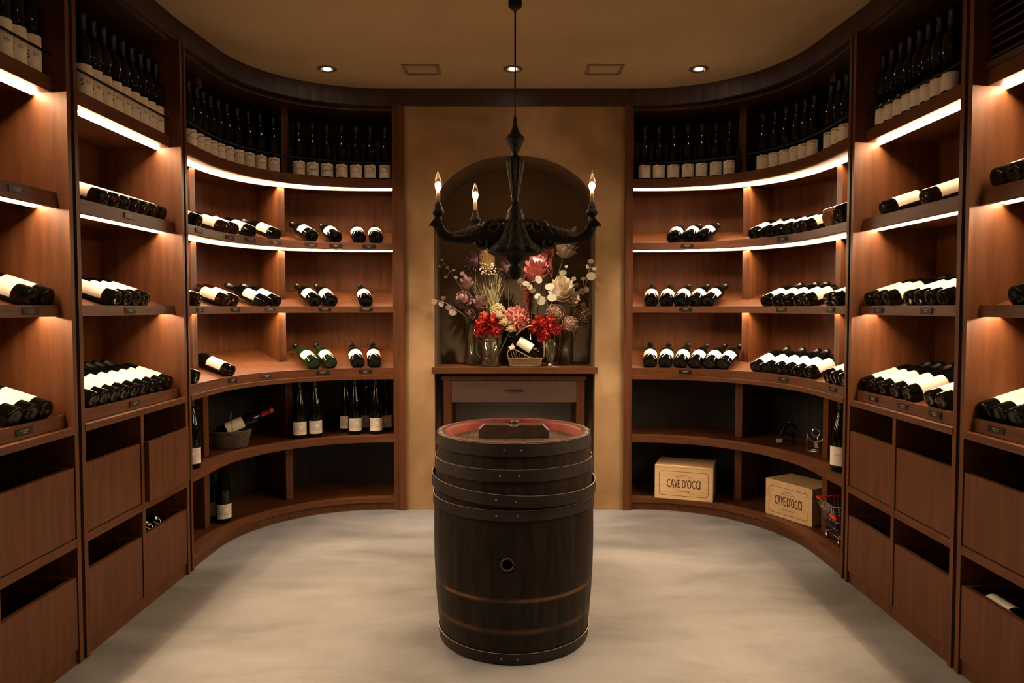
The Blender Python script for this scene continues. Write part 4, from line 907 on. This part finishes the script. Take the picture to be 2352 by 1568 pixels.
sprig('grey-leaved sprig low at the right of the bouquet','cyl',[P(1318,722,-.05),P(1325,690,-.07),P(1322,672,-.08)],[(1322,675,9*px,-.09),(1320,692,8*px,-.08),(1340,700,7*px,-.05),(1338,672,7*px,-.05),(1347,665,8*px,-.04)],'euca2')

# ================================================================ BASKETS, CRATES, SMALL THINGS
M['wicker']=mat('wicker_cane',(.36,.24,.13),.6,col2=(.25,.16,.08),scale=40)
M['wicker_grey']=mat('greyed_wicker',(.17,.13,.10),.7,col2=(.11,.085,.06),scale=40)
M['wire_brown']=mat('silvery_cane_handle',(.60,.47,.36),.4)
def wicker_body(mb,cx,cy,z0,a,b,h,flare,n=40,rows=9,yaw=0,r_=.0017):
    def p(t,k,off=0):
        f=1+flare*k; x=(a*f+off)*cos(t); y=(b*f+off)*sin(t); 
        return (cx+x*cos(yaw)-y*sin(yaw), cy+x*sin(yaw)+y*cos(yaw), z0+h*k)
    for i in range(n): mb.tube([p(2*pi*i/n,k/4) for k in range(5)],r_*.8,4)
    for j in range(rows+1):
        k=j/rows; mb.tube([p(2*pi*i/(2*n),k,r_*1.2*(1 if (i+j)%2 else -1)) for i in range(2*n)],r_,4,closed=True)
    mb.tube([p(2*pi*i/n,1.0,.001) for i in range(n)],r_*2,6,closed=True)
    mb.add([p(2*pi*i/n,.02) for i in range(n)],[tuple(range(n))])
# basket on the niche shelf with a cradled bottle
c=P(1206,842,-.13); 
r=root('wicker_basket',(c.x,c.y,SZ),'light wicker cradle basket with a looped handle on the niche shelf','basket')
mb=MB(); wicker_body(mb,c.x,c.y,SZ+.004,.088,.045,.042,.12,46,8,r_=.0015); part('basket_body',mb,'wicker',r)
part('cradle',MB().tube([(c.x-.095,c.y-.042,SZ+.115),(c.x-.03,c.y-.05,SZ+.085),(c.x+.03,c.y-.05,SZ+.052),(c.x+.08,c.y-.04,SZ+.048)],.0028,6).tube([(c.x-.095,c.y+.042,SZ+.115),(c.x-.03,c.y+.05,SZ+.085),(c.x+.03,c.y+.05,SZ+.052),(c.x+.08,c.y+.04,SZ+.048)],.0028,6).tube([(c.x-.095,c.y-.042,SZ+.115),(c.x-.100,c.y,SZ+.105),(c.x-.095,c.y+.042,SZ+.115)],.0028,6),'wicker',r)
g=MB()
for i in range(7):
    t=i/6; g.tube([(c.x-.088+.10*t,c.y-.046,SZ+.108-.046*t),(c.x-.070+.085*t,c.y-.046,SZ+.046)],.0011,4)
part('side_wires',g,'wicker',r)
hp=[(1166,822),(1163,812),(1170,797),(1179,783),(1185,767),(1197,755),(1214,748),(1231,749),(1242,757),(1247,775),(1248,800),(1247,820)]
part('handle',MB().tube([tuple(P(u+2,v,-.13)) for u,v in hp],.0032,8),'wire_brown',r)
b=get_bottle('bdx'); ax=Vector((-.80,.12,.50)).normalized(); up=(Vector((0,-.45,1))-ax*Vector((0,-.45,1)).dot(ax)).normalized(); yl=-up; xl=yl.cross(ax).normalized()
bp=Vector((c.x+.075,c.y,SZ+.072))
b.matrix_world=Matrix(((xl.x,yl.x,ax.x,bp.x),(xl.y,yl.y,ax.y,bp.y),(xl.z,yl.z,ax.z,bp.z),(0,0,0,1)))
b['label']='wine bottle with white label lying tilted in the wicker basket on the niche shelf'; b['category']='wine bottle'
if 'group' in b: del b['group']
q=P(1176,797,-.19); m_=MB().box(-.014,.014,-.0008,.0008,-.011,.011); m_.xf(Matrix.Translation(q)@Matrix.Rotation(-.45,4,'Y')); 
tg=part('price_tag',m_,'paper',r)
# glass stopper and small silver leaves beside it
q=P(1263,842,-.19); mb=MB().sphere((q.x,q.y,SZ+.0125),.012,12,8)
mb.tube([(q.x+.01,q.y,SZ+.006),(q.x+.035,q.y-.004,SZ+.004),(q.x+.055,q.y,SZ+.0035)],.0028,6)
solo('bottle_stopper',mb,'chrome','small metal bottle stopper lying at the front of the niche shelf, right of the basket','stopper',(q.x,q.y,SZ))

# dark willow basket in the curved left cabinet
zz=.427; bx,by=-1.475,3.735; yw=.5
r=root('wicker_basket',(bx,by,zz),'dark grey wicker basket on the open shelf of the curved left cabinet','basket')
mb=MB(); wicker_body(mb,bx,by,zz+.004,.078,.045,.085,.28,44,13,yaw=yw,r_=.0020); part('basket_body',mb,'wicker_grey',r)
part('handle',MB().tube([(bx-.5*.0+.055*cos(yw+pi/2),by+.055*sin(yw+pi/2),zz+.088)]+[(bx+.055*cos(yw+pi/2)*cos(t),by+.055*sin(yw+pi/2)*cos(t),zz+.088+.10*sin(t)) for t in [pi*i/14 for i in range(1,14)]]+[(bx-.055*cos(yw+pi/2),by-.055*sin(yw+pi/2),zz+.088)],.0022,6),'wicker_grey',r)
def loose(kind,base,ax,label,glass=None):
    b=get_bottle(kind,glass); ax=Vector(ax).normalized(); w=Vector((.3,-.5,1)); up=(w-ax*w.dot(ax)).normalized(); yl=-up; xl=yl.cross(ax).normalized()
    b.matrix_world=Matrix(((xl.x,yl.x,ax.x,base[0]),(xl.y,yl.y,ax.y,base[1]),(xl.z,yl.z,ax.z,base[2]),(0,0,0,1)))
    b['label']=label; b['category']='wine bottle'
    if 'group' in b: del b['group']
    return b
bb=loose('bdx',(bx-.062,by-.02,zz+.080),(.80,.46,.34),'wine bottle with red capsule lying in the dark wicker basket',glass='glass_dark_r')
for ch in bb.children:
    if ch.name.startswith('capsule'): ch.data=ch.data.copy(); ch.data.materials[0]=mat('red_foil_capsule',(.40,.03,.015),.25,metal=.5); ch['label']='red foil capsule'

# wooden wine crates with burned lettering
M['crate']=mat('pale_pine_crate',(.66,.45,.23),.6,col2=(.78,.56,.32),scale=4,stretch=(1,6,9),bump=.05)
M['burn']=mat('brown_print',(.10,.030,.015),.7)
def crate(label,fl,fr,z0,h,depth):
    a=Vector((*fl,z0)); b=Vector((*fr,z0)); L=(b-a).length; t=(b-a).normalized(); n=Vector((-t.y,t.x,0))
    r=root('wine_crate',tuple((a+b)/2),label,'crate','wooden wine crates')
    Mx=Matrix(((t.x,n.x,0,a.x),(t.y,n.y,0,a.y),(t.z,n.z,1,a.z),(0,0,0,1)))
    th=.011
    def bx_(x0,x1,y0,y1,z0_,z1_,nm,bvl=.0012): 
        m_=MB().box(x0,x1,y0,y1,z0_,z1_).xf(Mx); return part(nm,m_,'crate',r,bevel=bvl)
    f=bx_(0,L,0,th,.0005,h-.010,'front_panel'); bx_(0,L,depth-th,depth,.0005,h-.010,'back_panel')
    bx_(0,th,th,depth-th,.0005,h-.010,'side_panel'); bx_(L-th,L,th,depth-th,.0005,h-.010,'side_panel')
    bx_(th,L-th,th,depth-th,.0005,.010,'base'); bx_(0,L,-.001,depth,h-.0098,h,'lid')
    mb=MB(); cx=L/2; cz=h/2-.005
    def tx(s,size,x,z,wide):
        v,fc=text_geo(s,size,wide); mb.add([(cx+x+p[0],-.0006,cz+z+p[1]) for p in v],fc)
    def fit(s,w,hh,x,z,bold):
        v,fc=text_geo(s,.05,1); xs=[p[0] for p in v]; zs=[p[1] for p in v]; x0,x1,z0_,z1_=min(xs),max(xs),min(zs),max(zs)
        for q_,o_ in enumerate(bold): mb.add([(cx+x+o_+((p[0]-x0)/(x1-x0)-.5)*w,-.0006-.00005*q_,cz+z+((p[1]-z0_)/(z1_-z0_)-.5)*hh) for p in v],fc)
    fit("CAVE D'OCCI",.575*L,.050,0,.001,(0,.0012,-.0007))
    tx('In vino veritas',.012,.002,-.042,1.0)
    tx('est.',.006,0,.042,1)
    def line(P,w,closed=False):
        k=len(P); 
        for i in range(k if closed else k-1):
            p=Vector(P[i]); q=Vector(P[(i+1)%k]); d=(q-p); 
            if d.length<1e-6: continue
            d.normalize(); nn=Vector((-d.y,d.x))*w/2
            mb.add([(cx+x,-.0005,cz+z) for x,z in ((p-nn),(q-nn),(q+nn),(p+nn))],[(0,1,2,3)])
    W2,H2,rc=L*.42,h*.36,.016; R=[]
    for sx,sz,a0 in ((1,1,0),(-1,1,90),(-1,-1,180),(1,-1,270)):
        for k in range(5): a=radians(a0+22.5*k); R.append((sx*(W2-rc)+rc*cos(a), sz*(H2-rc)+rc*sin(a)))
    line(R,.0022,True)
    line([(-.045,.040),(-.028,.040),(-.018,.048),(0,.054),(.018,.048),(.028,.040),(.045,.040)],.0015)
    line([(-.045,.040),(-.030,.036),(.030,.036),(.045,.040)],.0012)
    line([(-.012,.047),(0,.050),(.012,.047)],.0012)
    mb.xf(Mx); part('lettering',mb,'burn',f)
crate('pale pine wine crate printed CAVE D\'OCCI, in the bottom cell nearer the niche',(.814,4.085),(1.118,3.978),.0702,.192,.235)
crate('pale pine wine crate printed CAVE D\'OCCI, beside the small red-trimmed cart',(1.342,3.777),(1.483,3.522),.0702,.190,.20)

# chrome decanting stand
def stand():
    z=.4272; a=Vector((1.505,3.650,z)); b=Vector((1.575,3.602,z)); t=(b-a).normalized(); n=Vector((-t.y,t.x,0)); L=(b-a).length; m=(a+b)/2
    r=root('bottle_stand',tuple(m),'chrome wire bottle stand with a ring on the open shelf, curved right cabinet','bottle stand')
    fr=MB(); w=.0030
    A=lambda x,y,zz_: tuple(a+t*x+n*y+Vector((0,0,zz_)))
    for y in (0,.045):
        fr.tube([A(0,y,.002+w*0),A(L,y,.002)],w,6)
    fr.tube([A(0,0,.002),A(0,.045,.002)],w,6).tube([A(L,0,.002),A(L,.045,.002)],w,6).tube([A(0,0,.002),A(0,.0,.088)],w,6).tube([A(L,0,.002),A(L,.0,.088)],w,6)
    fr.sphere(A(0,0,.090),.004,8,6).sphere(A(L,0,.090),.004,8,6)
    part('frame',fr,'chrome',r)
    part('cradle',MB().tube([A(L/2-L/2*cos(pi*i/16),0,.088-.036*sin(pi*i/16)) for i in range(17)],w*1.1,6),'chrome',r)
    part('ring',MB().tube([A(L/2+.019*cos(2*pi*i/24),0,.098+.019*sin(2*pi*i/24)) for i in range(24)],w*.9,6,closed=True).tube([A(L/2,0,.117),A(L/2,0,.132)],w*.8,6).tube([A(L/2+.008,0,.052),A(L/2+.008,0,.082)],.004,8),'chrome',r)
    part('price_tag',MB().add([A(L/2-.012,-.004,.048),A(L/2+.008,-.004,.048),A(L/2+.016,-.012,.024),A(L/2,-.012,.020)],[(0,1,2,3)]).add([A(L/2-.012,-.0034,.048),A(L/2+.008,-.0034,.048),A(L/2+.016,-.0114,.024),A(L/2,-.0114,.020)],[(0,3,2,1)]),'wicker',r)
stand()
# dark wire holder with a hanging tag
def holder():
    z=.4272; x,y=1.46,3.835; r=root('bottle_holder',(x,y,z),'dark wire bottle holder with a white tag, left of the chrome stand','bottle holder')
    mb=MB().tube([(x-.04,y+.02,z+.003),(x-.03,y,z+.02),(x-.01,y,z+.075),(x+.03,y,z+.115),(x+.055,y,z+.095),(x+.05,y+.01,z+.04),(x+.06,y+.03,z+.003)],[.004,.005,.008,.012,.010,.006,.004],8)
    mb.tube([(x+.02+.030*cos(2*pi*i/20),y-.01,z+.085+.030*sin(2*pi*i/20)) for i in range(20)],.0045,6,closed=True)
    mb.tube([(x-.04,y-.03,z+.003),(x,y-.02,z+.03),(x+.055,y-.02,z+.003)],.004,6)
    part('wire_body',mb,'black_metal',r)
    part('knob',MB().sphere((x+.018,y-.016,z+.121),.006,8,6),'chrome',r)
    part('price_tag',MB().box(x-.058,x-.026,y-.035,y-.034,z+.014,z+.036),'paper',r)
holder()
# small red-trimmed wire cart
M['red_plastic']=mat('red_plastic',(.55,.03,.02),.3)
M['wire']=mat('grey_wire',(.35,.33,.32),.3,metal=.9)
def cart():
    z=.0702; r=root('mini_shopping_cart',(1.53,3.32,z),'small wire shopping cart with red handle at the bottom of the curved right cabinet','cart')
    # basket: wide at top, narrow at bottom; long axis roughly into the shelf
    T=[(1.455,3.395),(1.66,3.43),(1.66,3.235),(1.455,3.215)]; Bq=[(1.490,3.37),(1.62,3.39),(1.62,3.265),(1.490,3.245)]; zt,zb=z+.185,z+.035
    mb=MB()
    def L3(p,q,t): return p+(q-p)*t
    for k in range(4):
        t0,t1=Vector((*T[k],zt)),Vector((*T[(k+1)%4],zt)); b0,b1=Vector((*Bq[k],zb)),Vector((*Bq[(k+1)%4],zb))
        for i in range(11): mb.tube([tuple(L3(t0,t1,i/10)),tuple(L3(b0,b1,i/10))],.0011,4)
        for j in (0,.25,.5,.75,1): mb.tube([tuple(L3(b0,t0,j)),tuple(L3(b1,t1,j))],.0014 if 0<j<1 else .0022,4)
    for i in range(1,8):
        mb.tube([tuple(L3(Vector((*Bq[0],zb)),Vector((*Bq[1],zb)),i/8)),tuple(L3(Vector((*Bq[3],zb)),Vector((*Bq[2],zb)),i/8))],.0011,4)
    part('wire_basket',mb,'wire',r)
    mb=MB(); mb.tube([(*T[0],zt+.003),(*T[1],zt+.003)],.0045,6).tube([(*T[1],zt+.003),(*T[2],zt+.003)],.004,6).tube([(T[0][0]-.004,T[0][1],zt+.003),(T[0][0]+.006,T[0][1]-.045,zt-.002)],.006,6)
    part('red_trim',mb,'red_plastic',r)
    part('handle',MB().tube([(1.452,3.245,zt-.042),(1.456,3.19,zt-.050)],.0095,10),'red_plastic',r)
    fr=MB()
    for q in Bq: fr.tube([(*q,zb),(q[0],q[1],z+.020)],.0022,5)
    part('frame',fr,'wire',r)
    for q in Bq:
        w_=MB().tube([(q[0]-.005,q[1],z+.0125),(q[0]+.005,q[1],z+.0125)],.012,14); part('wheel',w_,'wire',r)
cart()
